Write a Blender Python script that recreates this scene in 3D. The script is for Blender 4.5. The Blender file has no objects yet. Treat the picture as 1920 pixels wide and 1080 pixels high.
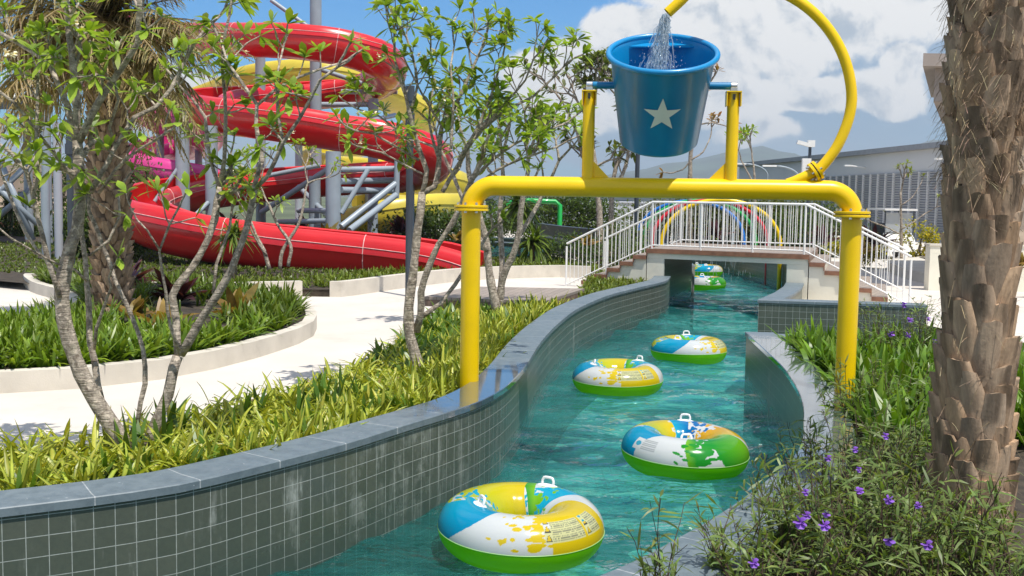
import bpy, bmesh, math, random
import numpy as np
from mathutils import Vector, Matrix, noise as mnoise
from mathutils.geometry import tessellate_polygon

SC = bpy.context.scene
COL = SC.collection
PI = math.pi
# ------------------------------------------------------------------ camera
F = 2000.0
PITCH = math.atan(168.0 / F)
ROLL = math.radians(0.9)
CAMZ = 2.5

def ray(px, py):
    dx, dy = px - 960.0, py - 540.0
    u = dx * math.cos(ROLL) + dy * math.sin(ROLL)
    v = -dx * math.sin(ROLL) + dy * math.cos(ROLL)
    return Vector((u / F, math.cos(PITCH) - v / F * math.sin(PITCH), -math.sin(PITCH) - v / F * math.cos(PITCH)))

def at(px, py, z):                      # point of the plane z seen at that pixel
    r = ray(px, py); t = (z - CAMZ) / r.z
    return Vector((r.x * t, r.y * t, z))

def atd(px, py, d):                     # point at distance d along the view axis
    r = ray(px, py); t = d / r.y
    return Vector((r.x * t, d, CAMZ + r.z * t))

cam_d = bpy.data.cameras.new('camera')
cam_d.sensor_width = 36.0
cam_d.lens = 36.0 * F / 1920.0
cam_d.clip_start = 0.1
cam_d.clip_end = 20000
cam = bpy.data.objects.new('camera', cam_d)
COL.objects.link(cam)
cam.matrix_world = Matrix.Translation((0, 0, CAMZ)) @ Matrix.Rotation(PI / 2 - PITCH, 4, 'X') @ Matrix.Rotation(ROLL, 4, 'Z')
SC.camera = cam

# ------------------------------------------------------------------ objects
def lin(r, g, b):
    def c(x):
        x /= 255.0
        return x / 12.92 if x <= .04045 else ((x + .055) / 1.055) ** 2.4
    return (c(r), c(g), c(b))

class MB:
    def __init__(s):
        s.v = []; s.f = []; s.c = []; s.uv = {}; s.m = []
    def add(s, vs, fs, col=None, mi=0):
        n = len(s.v)
        s.v.extend([tuple(p) for p in vs])
        s.f.extend([tuple(i + n for i in f) for f in fs])
        s.m.extend([mi] * len(fs))
        s.c.extend([col or (1, 1, 1)] * len(vs))
        return n
    def box(s, c, size, rot=None, col=None, mi=0):
        hx, hy, hz = size[0] / 2, size[1] / 2, size[2] / 2
        vs = [Vector((x, y, z)) for x in (-hx, hx) for y in (-hy, hy) for z in (-hz, hz)]
        if rot is not None: vs = [rot @ v for v in vs]
        vs = [v + Vector(c) for v in vs]
        s.add(vs, [(0, 1, 3, 2), (4, 6, 7, 5), (0, 4, 5, 1), (2, 3, 7, 6), (0, 2, 6, 4), (1, 5, 7, 3)], col, mi)
    def hexa(s, b4, t4, col=None, mi=0):      # bottom 4 / top 4 points, same winding
        s.add(list(b4) + list(t4), [(3, 2, 1, 0), (4, 5, 6, 7), (0, 1, 5, 4), (1, 2, 6, 5), (2, 3, 7, 6), (3, 0, 4, 7)], col, mi)
    def tube(s, pts, rad, n=8, col=None, cap=True, mi=0):
        pts = [Vector(p) for p in pts]
        if not hasattr(rad, '__len__'): rad = [rad] * len(pts)
        k = len(pts)
        t0 = (pts[1] - pts[0]).normalized()
        a = t0.orthogonal().normalized()
        vs = []
        for i in range(k):
            t = (pts[min(i + 1, k - 1)] - pts[max(i - 1, 0)])
            if t.length < 1e-9: t = t0
            t = t.normalized()
            a = (a - t * a.dot(t))
            a = a.normalized() if a.length > 1e-6 else t.orthogonal().normalized()
            b = t.cross(a)
            for j in range(n):
                q = 2 * PI * j / n
                vs.append(pts[i] + (a * math.cos(q) + b * math.sin(q)) * rad[i])
        fs = []
        for i in range(k - 1):
            for j in range(n):
                j2 = (j + 1) % n
                fs.append((i * n + j, i * n + j2, (i + 1) * n + j2, (i + 1) * n + j))
        if cap:
            fs.append(tuple(range(n - 1, -1, -1)))
            fs.append(tuple((k - 1) * n + j for j in range(n)))
        s.add(vs, fs, col, mi)
    def lathe(s, prof, n=24, M=None, col=None, mi=0):   # prof: (r, z) list, open
        vs = []
        for r, z in prof:
            for j in range(n):
                q = 2 * PI * j / n
                p = Vector((r * math.cos(q), r * math.sin(q), z))
                vs.append(M @ p if M is not None else p)
        fs = []
        for i in range(len(prof) - 1):
            for j in range(n):
                j2 = (j + 1) % n
                fs.append((i * n + j, i * n + j2, (i + 1) * n + j2, (i + 1) * n + j))
        s.add(vs, fs, col, mi)
    def prism(s, poly, z0, z1, col=None, mi=0):   # poly of (x,y)
        n = len(poly)
        area = sum(poly[i][0] * poly[(i + 1) % n][1] - poly[(i + 1) % n][0] * poly[i][1] for i in range(n))
        if area < 0: poly = list(poly)[::-1]
        vs = [Vector((p[0], p[1], z0)) for p in poly] + [Vector((p[0], p[1], z1)) for p in poly]
        fs = [(i, (i + 1) % n, n + (i + 1) % n, n + i) for i in range(n)]
        tri = tessellate_polygon([[Vector((p[0], p[1], 0)) for p in poly]])
        for t in tri:
            a, b, c = t
            cr = (Vector(poly[b][:2] + (0,)) if isinstance(poly[b], tuple) else Vector((poly[b][0], poly[b][1], 0))) - Vector((poly[a][0], poly[a][1], 0))
            cr2 = Vector((poly[c][0], poly[c][1], 0)) - Vector((poly[a][0], poly[a][1], 0))
            if cr.cross(cr2).z < 0: a, c = c, a
            fs.append((n + a, n + b, n + c)); fs.append((c, b, a))
        s.add(vs, fs, col, mi)
    def build(s, name, mats, parent=None, smooth=False, loc=None, autosmooth=None, merge=False):
        me = bpy.data.meshes.new(name)
        me.from_pydata(s.v, [], s.f)
        if not isinstance(mats, (list, tuple)): mats = [mats]
        for m in mats: me.materials.append(m)
        if len(mats) > 1: me.polygons.foreach_set('material_index', s.m)
        ca = me.color_attributes.new('Col', 'FLOAT_COLOR', 'POINT')
        arr = np.ones((len(s.v), 4), dtype=np.float32)
        arr[:, :3] = np.array(s.c, dtype=np.float32)
        ca.data.foreach_set('color', arr.ravel())
        if smooth: me.polygons.foreach_set('use_smooth', [True] * len(me.polygons))
        if smooth and autosmooth: me.set_sharp_from_angle(angle=math.radians(autosmooth))
        return link(name, me, parent, loc)

def link(name, me, parent=None, loc=None):
    o = bpy.data.objects.new(name, me)
    COL.objects.link(o)
    if loc is not None: o.location = loc
    if parent is not None: adopt(o, parent)
    return o

ORIG = {}
def adopt(o, parent):       # o's mesh is in world coordinates; a mesh parent sits at the world origin
    o.parent = parent
    if parent.name in ORIG: o.matrix_parent_inverse = Matrix.Translation(-ORIG[parent.name])

def empty(name, loc, label=None, cat=None, group=None):
    o = bpy.data.objects.new(name, None)
    o.empty_display_size = .2
    COL.objects.link(o)
    o.location = loc
    ORIG[o.name] = Vector(loc)
    tag(o, label, cat, group)
    return o

def tag(o, label=None, cat=None, group=None, kind=None):
    if label: o['label'] = label
    if cat: o['category'] = cat
    if group: o['group'] = group
    if kind: o['kind'] = kind
    return o

def np_mesh(name, V, Fq, C, mat, parent=None, smooth=False):
    V = np.asarray(V, dtype=np.float32); Fq = np.asarray(Fq, dtype=np.int32)
    me = bpy.data.meshes.new(name)
    me.vertices.add(len(V)); me.vertices.foreach_set('co', V.ravel())
    k = Fq.shape[1]
    me.loops.add(Fq.size); me.loops.foreach_set('vertex_index', Fq.ravel())
    me.polygons.add(len(Fq)); me.polygons.foreach_set('loop_start', np.arange(0, Fq.size, k, dtype=np.int32))
    me.update(calc_edges=True)
    me.validate()
    if isinstance(mat, (list, tuple)):
        for m in mat: me.materials.append(m)
    else: me.materials.append(mat)
    ca = me.color_attributes.new('Col', 'FLOAT_COLOR', 'POINT')
    arr = np.ones((len(V), 4), dtype=np.float32); arr[:, :3] = C
    ca.data.foreach_set('color', arr.ravel())
    if smooth: me.polygons.foreach_set('use_smooth', np.ones(len(Fq), dtype=bool))
    return link(name, me, parent)

def copy_tree(o, loc, rz=0, label=None, group=None):
    c = o.copy(); COL.objects.link(c); c.location = loc; c.rotation_euler = (0, 0, rz)
    if label: c['label'] = label
    if group: c['group'] = group
    for ch in o.children:
        d = ch.copy(); COL.objects.link(d); d.parent = c
        for g in ch.children:
            e = g.copy(); COL.objects.link(e); e.parent = d
    return c

def smoothpts(pts, step=.25, closed=False):
    P = [Vector(p) for p in pts]; n = len(P); out = []
    rng = range(n if closed else n - 1)
    for i in rng:
        p1, p2 = P[i], P[(i + 1) % n]
        p0 = P[i - 1] if (i > 0 or closed) else p1 * 2 - p2
        p3 = P[(i + 2) % n] if (i + 2 < n or closed) else p2 * 2 - p1
        k = max(1, int((p2 - p1).length / step))
        for j in range(k):
            t = j / k
            out.append(.5 * ((2 * p1) + (p2 - p0) * t + (2 * p0 - 5 * p1 + 4 * p2 - p3) * t * t + (3 * p1 - p0 - 3 * p2 + p3) * t ** 3))
    if not closed: out.append(P[-1])
    return out

def offset(pts, w):         # 2D offset to the left of travel
    out = []; n = len(pts)
    for i in range(n):
        a, b, c = pts[max(i - 1, 0)], pts[i], pts[min(i + 1, n - 1)]
        d1 = Vector((b[0] - a[0], b[1] - a[1])); d2 = Vector((c[0] - b[0], c[1] - b[1]))
        if d1.length < 1e-7: d1 = d2
        if d2.length < 1e-7: d2 = d1
        d1.normalize(); d2.normalize()
        n1 = Vector((-d1.y, d1.x)); n2 = Vector((-d2.y, d2.x))
        m = (n1 + n2)
        m = m / max(m.length, 1e-6)
        k = w / max(.35, m.dot(n1))
        out.append(Vector((b[0] + m.x * k, b[1] + m.y * k, 0)))
    return out

def sweep(name, path, prof, mat, parent=None, smooth=False, closed_prof=True):
    """prof: list of (offset to the left, z); UV = (arc length, profile length)"""
    n = len(path); cols = []
    for w, z in prof:
        o = offset(path, w)
        cols.append([Vector((p.x, p.y, z)) for p in o])
    L = [0]
    for i in range(1, n):
        L.append(L[-1] + (Vector(path[i][:2]) - Vector(path[i - 1][:2])).length)
    m = len(prof); k = m if closed_prof else m - 1
    bm = bmesh.new(); uvl = bm.loops.layers.uv.new('UVMap')
    V = [[bm.verts.new(cols[j][i]) for j in range(m)] for i in range(n)]
    S = [0]
    for j in range(k):
        a, b = prof[j], prof[(j + 1) % m]
        S.append(S[-1] + math.hypot(a[0] - b[0], a[1] - b[1]))
    for j in range(k):
        j2 = (j + 1) % m
        vert = abs(prof[j][0] - prof[j2][0]) < 1e-6
        for i in range(n - 1):
            f = bm.faces.new((V[i][j], V[i + 1][j], V[i + 1][j2], V[i][j2]))
            va, vb = (prof[j][1], prof[j2][1]) if vert else (S[j], S[j + 1])
            for l, uv in zip(f.loops, ((L[i], va), (L[i + 1], va), (L[i + 1], vb), (L[i], vb))): l[uvl].uv = uv
    if closed_prof:
        bm.faces.new([V[0][j] for j in range(m)]); bm.faces.new([V[-1][j] for j in range(m - 1, -1, -1)])
    bmesh.ops.recalc_face_normals(bm, faces=bm.faces)
    me = bpy.data.meshes.new(name); bm.to_mesh(me); bm.free()
    me.materials.append(mat)
    if smooth:
        me.polygons.foreach_set('use_smooth', [True] * len(me.polygons)); me.set_sharp_from_angle(angle=math.radians(35))
    return link(name, me, parent)

# ------------------------------------------------------------------ materials
MATS = {}
class NT:
    def __init__(s, name):
        s.m = bpy.data.materials.new(name); s.m.use_nodes = True
        s.t = s.m.node_tree; s.t.nodes.clear()
        s.out = s.t.nodes.new('ShaderNodeOutputMaterial')
    def n(s, typ, **kw):
        nd = s.t.nodes.new('ShaderNode' + typ)
        for k, v in kw.items():
            if k.startswith('i_'):
                key = k[2:].replace('_', ' ')
                nd.inputs[key].default_value = v
            else: setattr(nd, k, v)
        return nd
    def l(s, a, b): s.t.links.new(a, b)
    def math(s, op, a, b=None, c=None, clamp=False):
        nd = s.t.nodes.new('ShaderNodeMath'); nd.operation = op; nd.use_clamp = clamp
        for i, x in enumerate((a, b, c)):
            if x is None: continue
            if isinstance(x, (int, float)): nd.inputs[i].default_value = x
            else: s.l(x, nd.inputs[i])
        return nd.outputs[0]
    def mix(s, fac, a, b, blend='MIX'):
        nd = s.t.nodes.new('ShaderNodeMix'); nd.data_type = 'RGBA'; nd.blend_type = blend
        for sock, x in ((nd.inputs['Factor'], fac), (nd.inputs['A'], a), (nd.inputs['B'], b)):
            if isinstance(x, (int, float)): sock.default_value = x
            elif isinstance(x, tuple): sock.default_value = (x + (1,))[:4]
            else: s.l(x, sock)
        return nd.outputs['Result']
    def ramp(s, x, lo, hi, a=0., b=1.):
        nd = s.t.nodes.new('ShaderNodeMapRange'); nd.interpolation_type = 'SMOOTHSTEP'
        nd.inputs['From Min'].default_value = lo; nd.inputs['From Max'].default_value = hi
        nd.inputs['To Min'].default_value = a; nd.inputs['To Max'].default_value = b
        s.l(x, nd.inputs['Value']); return nd.outputs['Result']
    def noise(s, vec, scale, detail=4., rough=.55, dist=0., out='Fac'):
        nd = s.n('TexNoise'); nd.inputs['Scale'].default_value = scale; nd.inputs['Detail'].default_value = detail
        nd.inputs['Roughness'].default_value = rough; nd.inputs['Distortion'].default_value = dist
        if vec is not None: s.l(vec, nd.inputs['Vector'])
        return nd.outputs[out]
    def coord(s, which='Object'): return s.n('TexCoord').outputs[which]
    def vmap(s, vec, scale=(1, 1, 1), loc=(0, 0, 0)):
        nd = s.n('Mapping'); nd.inputs['Scale'].default_value = scale; nd.inputs['Location'].default_value = loc
        s.l(vec, nd.inputs['Vector']); return nd.outputs[0]
    def bump(s, h, strength=.3, dist=.01):
        nd = s.n('Bump'); nd.inputs['Strength'].default_value = strength; nd.inputs['Distance'].default_value = dist
        s.l(h, nd.inputs['Height']); return nd.outputs[0]
    def principled(s, col, rough=.5, metal=0., normal=None, coat=0., spec=.5):
        p = s.n('BsdfPrincipled')
        for key, x in (('Base Color', col), ('Roughness', rough), ('Metallic', metal), ('Coat Weight', coat), ('Specular IOR Level', spec)):
            if isinstance(x, tuple): p.inputs[key].default_value = (x + (1,))[:4]
            elif isinstance(x, (int, float)): p.inputs[key].default_value = x
            else: s.l(x, p.inputs[key])
        p.inputs['Coat Roughness'].default_value = .05
        if normal is not None: s.l(normal, p.inputs['Normal'])
        return p.outputs[0]
    def done(s, sh): s.l(sh, s.out.inputs['Surface']); return s.m

def surf(name, col, rough=.5, metal=0., var=.12, scale=3., bump=.0, bscale=40., coat=0., dirt=None, dirtamt=.4, spec=.5, rvar=.1, attr=False):
    t = NT(name); o = t.coord()
    base = t.n('Attribute', attribute_name='Col').outputs['Color'] if attr else col
    n1 = t.noise(o, scale, 6)
    f = t.ramp(n1, .25, .75, 1 - var, 1 + var)
    cc = t.n('CombineColor'); [t.l(f, cc.inputs[i]) for i in range(3)]
    c = t.mix(1., base, cc.outputs[0], 'MULTIPLY')
    if dirt:
        d = t.ramp(t.noise(o, scale * .7, 8, .7), .52, .72, 0, dirtamt)
        c = t.mix(d, c, dirt)
    r = t.math('ADD', rough - rvar / 2, t.math('MULTIPLY', t.noise(o, scale * 2.3, 5), rvar))
    nm = t.bump(t.noise(o, bscale, 6, .65), bump, .01) if bump else None
    return t.done(t.principled(c, r, metal, nm, coat, spec))

def leafmat(name, rough=.42, trans=.35, tint=(1.25, 1.2, .45), stripe=False):
    t = NT(name)
    a = t.n('Attribute', attribute_name='Col').outputs['Color']
    o = t.coord()
    f = t.ramp(t.noise(o, 9., 3), .3, .7, .8, 1.2)
    cc = t.n('CombineColor'); [t.l(f, cc.inputs[i]) for i in range(3)]
    c = t.mix(1., a, cc.outputs[0], 'MULTIPLY')
    p = t.principled(c, rough, spec=.4)
    tr = t.n('BsdfTranslucent')
    t.l(t.mix(1., c, tint, 'MULTIPLY'), tr.inputs['Color'])
    mx = t.n('MixShader'); mx.inputs[0].default_value = trans
    t.l(p, mx.inputs[1]); t.l(tr.outputs[0], mx.inputs[2])
    return t.done(mx.outputs[0])

M = MATS
M['yellow'] = surf('yellow_paint', (.86, .56, .0005), .32, var=.06, scale=2.5, coat=.08, rvar=.16, spec=.4)
M['blue'] = surf('blue_paint', (.002, .20, .43), .3, var=.10, scale=3, coat=.12, rvar=.1)
M['blue_in'] = surf('blue_paint_inside', (.003, .24, .52), .3, var=.06, scale=3, coat=.3)
M['star'] = surf('white_star_film', (.72, .76, .68), .35, var=.04)
M['steel'] = surf('stainless', (.62, .62, .60), .3, 1., var=.1, scale=8)
M['rubber'] = surf('dark_gap', (.02, .02, .02), .6)
M['whitepaint'] = surf('white_painted_metal', (.80, .79, .76), .35, var=.04)
M['grey'] = surf('grey_painted_steel', (.30, .35, .39), .38, var=.1, scale=1.5, coat=.1, dirt=(.18, .2, .22), dirtamt=.3)
M['dgrey'] = surf('dark_grey_metal', (.045, .055, .07), .45, var=.15)
M['red'] = surf('red_fibreglass', (.62, .012, .016), .3, var=.10, scale=.8, coat=.35, dirt=(.7, .05, .04), dirtamt=.35, rvar=.15)
M['seam'] = surf('pale_joint_sealant', (.75, .45, .42), .5, var=.2, scale=6)
M['pink'] = surf('pink_fibreglass', (.66, .05, .26), .3, var=.10, scale=.8, coat=.3)
M['yslide'] = surf('pale_yellow_fibreglass', (.62, .50, .045), .35, var=.1, scale=.8, coat=.25)
M['pave'] = surf('cream_concrete_paving', (.63, .575, .51), .8, var=.07, scale=.9, bump=.2, bscale=60, dirt=(.47, .42, .35), dirtamt=.5)
M['kerb'] = surf('cream_kerb_concrete', (.60, .55, .47), .8, var=.09, scale=2.5, bump=.2, bscale=50, dirt=(.36, .32, .26), dirtamt=.4)
M['asphalt'] = surf('asphalt_road', (.055, .058, .065), .85, var=.2, scale=2, bump=.3, bscale=80)
M['soil'] = surf('dark_planting_soil', (.05, .038, .025), .95, var=.5, scale=6, bump=.8, bscale=30)
M['render'] = surf('pale_bridge_render', (.76, .72, .60), .75, var=.06, scale=1.6, bump=.08, bscale=50, dirt=(.45, .47, .42), dirtamt=.35)
M['beige'] = surf('beige_wall_render', (.55, .44, .33), .8, var=.08)
M['brickred'] = surf('terracotta_wall', (.32, .13, .09), .8, var=.15, scale=5)
M['wallgrey'] = surf('pale_grey_cladding', (.50, .50, .50), .6, var=.05, scale=.3)
M['louvre'] = surf('louvre_blade_metal', (.40, .42, .46), .5, var=.06, scale=.4)
M['roofgrey'] = surf('grey_roof_edge', (.24, .25, .27), .6, var=.1)
M['eave'] = surf('taupe_roof_board', (.30, .25, .22), .6, var=.08)
M['hill'] = surf('wooded_hillside', (.045, .075, .045), .95, var=.5, scale=.006)
M['bark'] = None
M['leaf'] = leafmat('foliage', .42, .42)
M['grassleaf'] = leafmat('strap_leaf', .36, .32)
M['petal'] = leafmat('petal', .6, .3, (1, 1, 1))
M['vc'] = surf('painted_plastic', None, .4, attr=True, var=.06)
M['green'] = surf('green_paint', (.01, .36, .06), .35, coat=.2)
M['cblue'] = surf('bright_blue_paint', (.01, .16, .55), .3, coat=.2)
M['cred'] = surf('bright_red_paint', (.62, .015, .03), .3, coat=.2)

def barkmat(name, c1, c2, bands=60., bandamt=.5):
    t = NT(name); o = t.coord()
    n = t.noise(o, 14., 8, .7)
    c = t.mix(t.ramp(n, .35, .65), c1, c2)
    z = t.vmap(o, (6, 6, bands))
    b = t.noise(z, 1., 4, .6)
    c = t.mix(t.ramp(b, .52, .68, 0, bandamt), c, (c1[0] * .35, c1[1] * .33, c1[2] * .3))
    c = t.mix(t.ramp(t.noise(o, 5., 6), .55, .7, 0, .35), c, (.16, .17, .10))
    bl = t.noise(o, 26., 5, .6, .6)
    c = t.mix(t.ramp(bl, .52, .62, 0, .7), c, tuple(min(.7, x * 1.5) for x in c1))
    c = t.mix(t.ramp(bl, .36, .44, .65, 0), c, (c2[0] * .55, c2[1] * .48, c2[2] * .42))
    h = t.math('ADD', b, t.math('MULTIPLY', n, .6))
    return t.done(t.principled(c, .85, 0, t.bump(h, .9, .02), spec=.2))
M['bark'] = barkmat('grey_ringed_bark', (.44, .375, .30), (.22, .185, .15))
M['twig'] = barkmat('brown_twig_bark', (.22, .17, .12), (.10, .085, .06))

def woodmat(name, c1, c2, board=.14, ax=0):
    t = NT(name); o = t.coord('UV')
    br = t.n('TexBrick'); br.offset = 0.0
    for k, v in (('Color1', c1 + (1,)), ('Color2', c2 + (1,)), ('Mortar', (.05, .04, .035, 1)), ('Scale', 1.), ('Mortar Size', .004), ('Brick Width', 2.4), ('Row Height', board)):
        br.inputs[k].default_value = v
    t.l(o, br.inputs['Vector'])
    g = t.noise(t.vmap(o, (2.5, 60, 1)), 1., 6, .6)
    c = t.mix(t.ramp(g, .3, .75, 0, .45), br.outputs['Color'], (c1[0] * .45, c1[1] * .42, c1[2] * .4))
    return t.done(t.principled(c, .7, 0, t.bump(br.outputs['Fac'], -.4, .01)))
M['deck'] = woodmat('weathered_deck_boards', (.36, .30, .25), (.30, .25, .21))
M['fascia'] = surf('brown_timber_edge', (.25, .115, .065), .6, var=.25, scale=8, bump=.15, bscale=20)
M['deckside'] = surf('weathered_timber_edge', (.22, .15, .11), .75, var=.35, scale=6, bump=.3, bscale=18)

def tilemat():
    t = NT('slate_wall_tiles'); uv = t.coord('UV'); o = t.coord()
    br = t.n('TexBrick'); br.offset = 0.0
    for k, v in (('Color1', (.083, .096, .072, 1)), ('Color2', (.106, .116, .088, 1)), ('Mortar', (.40, .42, .38, 1)), ('Scale', 1.), ('Mortar Size', .0026), ('Brick Width', .118), ('Row Height', .118), ('Bias', -.1), ('Mortar Smooth', .2)):
        br.inputs[k].default_value = v
    t.l(uv, br.inputs['Vector'])
    c = t.mix(t.ramp(t.noise(o, 30, 6, .7), .3, .75, 0, .35), br.outputs['Color'], (.045, .055, .05))
    # efflorescence running down the wall
    st = t.noise(t.vmap(uv, (7, .9, 1)), 1., 7, .72, .3)
    big = t.ramp(t.noise(t.vmap(uv, (.55, .8, 1), (3.1, 0, 0)), 1., 3), .40, .56)
    big2 = t.ramp(t.noise(t.vmap(uv, (2.4, 1.4, 1), (7.1, 2, 0)), 1., 5, .65), .45, .6)
    m = t.math('MULTIPLY', t.math('MULTIPLY', t.ramp(st, .5, .72), big), big2)
    dn = t.n('VectorMath'); dn.operation = 'DISTANCE'; t.l(o, dn.inputs[0]); dn.inputs[1].default_value = (-.72, 8.0, .35)
    near = t.ramp(dn.outputs['Value'], .35, 1.5, 1, 0)
    m = t.math('MAXIMUM', m, t.math('MULTIPLY', t.math('MULTIPLY', near, .62), t.math('MULTIPLY', t.ramp(st, .42, .66), t.ramp(t.noise(t.vmap(uv, (3.4, 2.6, 1)), 1., 6, .7), .42, .6))))
    c = t.mix(t.math('MULTIPLY', m, .8), c, (.46, .48, .43))
    sp = t.ramp(t.noise(t.vmap(uv, (9, 24, 1)), 1., 6, .7), .66, .74, 0, .5)
    c = t.mix(t.math('MULTIPLY', sp, t.ramp(t.noise(uv, 1.3, 3), .48, .62)), c, (.5, .52, .5))
    # light-coloured damp zone near the water
    sep = t.n('SeparateXYZ'); t.l(o, sep.inputs[0])
    wet = t.ramp(t.math('ADD', sep.outputs['Z'], t.math('MULTIPLY', t.noise(uv, 4., 4), .18)), .08, .42, 1, 0)
    c = t.mix(t.math('MULTIPLY', wet, .45), c, (.045, .07, .062))
    r = t.math('SUBTRACT', t.math('ADD', .34, t.math('MULTIPLY', m, .4)), t.math('MULTIPLY', wet, .22))
    r = t.math('ADD', r, t.math('MULTIPLY', br.outputs['Fac'], .3))
    nm = t.bump(t.math('SUBTRACT', t.math('MULTIPLY', t.noise(o, 45, 5), .25), br.outputs['Fac']), .35, .004)
    return t.done(t.principled(c, r, 0, nm))
M['tile'] = tilemat()

def copingmat(wetc):
    t = NT('bluestone_coping'); uv = t.coord('UV'); o = t.coord()
    br = t.n('TexBrick'); br.offset = 0.0
    for k, v in (('Color1', (.145, .185, .205, 1)), ('Color2', (.18, .215, .235, 1)), ('Mortar', (.45, .47, .47, 1)), ('Scale', 1.), ('Mortar Size', .004), ('Brick Width', .62), ('Row Height', 50.)):
        br.inputs[k].default_value = v
    t.l(t.vmap(uv, (1, 1, 1), (0, 20, 0)), br.inputs['Vector'])
    n = t.noise(o, 9, 8, .7)
    c = t.mix(t.ramp(n, .35, .7, 0, .7), br.outputs['Color'], (.085, .115, .135))
    sp = t.ramp(t.noise(o, 34, 3, .5), .70, .74)
    sp = t.math('MULTIPLY', sp, t.ramp(t.noise(o, 3.1, 3), .45, .6))
    c = t.mix(t.math('MULTIPLY', sp, .75), c, (.55, .57, .58))
    # film of water under the tipping bucket
    wet = None
    for (x, y, r0, r1) in wetc:
        d = t.n('VectorMath'); d.operation = 'DISTANCE'; t.l(o, d.inputs[0]); d.inputs[1].default_value = (x, y, .78)
        w = t.ramp(t.math('ADD', d.outputs['Value'], t.math('MULTIPLY', t.math('SUBTRACT', t.noise(o, 5, 5), .5), 1.2)), r0, r1, 1, 0)
        wet = w if wet is None else t.math('MAXIMUM', wet, w)
    c = t.mix(t.math('MULTIPLY', wet, .65), c, (.045, .06, .075))
    r = t.math('SUBTRACT', .5, t.math('MULTIPLY', wet, .44))
    h = t.math('MULTIPLY', t.noise(o, 60, 5), t.math('SUBTRACT', 1., t.math('MULTIPLY', wet, .93)))
    return t.done(t.principled(c, r, 0, t.bump(h, .12, .006), coat=t.math('MULTIPLY', wet, .6)))

def watermat():
    t = NT('river_water'); o = t.coord()
    w1 = t.noise(t.vmap(o, (3.2, 6.0, 1)), 1., 3, .5, .5)
    w2 = t.noise(t.vmap(o, (11, 19, 1)), 1., 3, .55, .3)
    h = t.math('ADD', t.math('MULTIPLY', w1, 1.), t.math('MULTIPLY', w2, .22))
    nm = t.bump(h, .9, .14)
    fr = t.n('Fresnel'); fr.inputs['IOR'].default_value = 1.33; t.l(nm, fr.inputs['Normal'])
    gl = t.n('BsdfGlossy'); gl.inputs['Roughness'].default_value = .03; t.l(nm, gl.inputs['Normal'])
    tr = t.n('BsdfTransparent'); tr.inputs['Color'].default_value = (.68, .95, .93, 1)
    rf = t.n('BsdfRefraction'); rf.inputs['IOR'].default_value = 1.33; rf.inputs['Roughness'].default_value = .0
    rf.inputs['Color'].default_value = (.68, .95, .93, 1); t.l(nm, rf.inputs['Normal'])
    body = t.n('BsdfDiffuse'); body.inputs['Color'].default_value = (.04, .42, .41, 1); t.l(nm, body.inputs['Normal'])
    m0 = t.n('MixShader'); m0.inputs[0].default_value = .32; t.l(tr.outputs[0], m0.inputs[1]); t.l(rf.outputs[0], m0.inputs[2])
    m1 = t.n('MixShader'); m1.inputs[0].default_value = .12; t.l(m0.outputs[0], m1.inputs[1]); t.l(body.outputs[0], m1.inputs[2])
    m2 = t.n('MixShader'); t.l(fr.outputs[0], m2.inputs[0]); t.l(m1.outputs[0], m2.inputs[1]); t.l(gl.outputs[0], m2.inputs[2])
    return t.done(m2.outputs[0])
M['water'] = watermat()

def floormat():
    t = NT('teal_pool_floor'); o = t.coord()
    br = t.n('TexBrick'); br.offset = 0.0
    for k, v in (('Color1', (.12, .54, .53, 1)), ('Color2', (.15, .60, .57, 1)), ('Mortar', (.14, .38, .36, 1)), ('Scale', 1.), ('Mortar Size', .006), ('Brick Width', .12), ('Row Height', .12)):
        br.inputs[k].default_value = v
    t.l(o, br.inputs['Vector'])
    c = t.mix(t.ramp(t.noise(o, 1.1, 5, .6), .40, .58, 0, .9), br.outputs['Color'], (.018, .18, .22))  # dark patches in the floor colour stand in for dark reflections on the water
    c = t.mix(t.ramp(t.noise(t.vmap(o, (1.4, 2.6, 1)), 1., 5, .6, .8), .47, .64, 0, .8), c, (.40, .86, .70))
    return t.done(t.principled(c, .6))
M['floor'] = floormat()

def dropmat():
    t = NT('falling_water')
    g = t.n('BsdfGlossy'); g.inputs['Roughness'].default_value = .05
    tr = t.n('BsdfTransparent'); tr.inputs['Color'].default_value = (.93, .97, 1, 1)
    d = t.n('BsdfDiffuse'); d.inputs['Color'].default_value = (.85, .9, .92, 1)
    m = t.n('MixShader'); m.inputs[0].default_value = .3; t.l(tr.outputs[0], m.inputs[1]); t.l(g.outputs[0], m.inputs[2])
    m2 = t.n('MixShader'); m2.inputs[0].default_value = .28; t.l(m.outputs[0], m2.inputs[1]); t.l(d.outputs[0], m2.inputs[2])
    return t.done(m2.outputs[0])
M['drops'] = dropmat()
def jetmat():
    t = NT('clear_water_sheet'); o = t.coord()
    g = t.n('BsdfGlossy'); g.inputs['Roughness'].default_value = .04; nm = t.bump(t.noise(t.vmap(o, (60, 60, 18)), 1., 4, .6), 1., .02); t.l(nm, g.inputs['Normal'])
    tr = t.n('BsdfTransparent'); tr.inputs['Color'].default_value = (.93, .97, .99, 1)
    d = t.n('BsdfDiffuse'); d.inputs['Color'].default_value = (.85, .9, .93, 1)
    k = t.ramp(t.noise(t.vmap(o, (70, 70, 22)), 1., 5, .65), .5, .68)
    m = t.n('MixShader'); t.l(t.math('ADD', .10, t.math('MULTIPLY', k, .3)), m.inputs[0]); t.l(tr.outputs[0], m.inputs[1]); t.l(g.outputs[0], m.inputs[2])
    m2 = t.n('MixShader'); t.l(t.math('MULTIPLY', k, .45), m2.inputs[0]); t.l(m.outputs[0], m2.inputs[1]); t.l(d.outputs[0], m2.inputs[2])
    return t.done(m2.outputs[0])
M['jet'] = jetmat()

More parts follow.
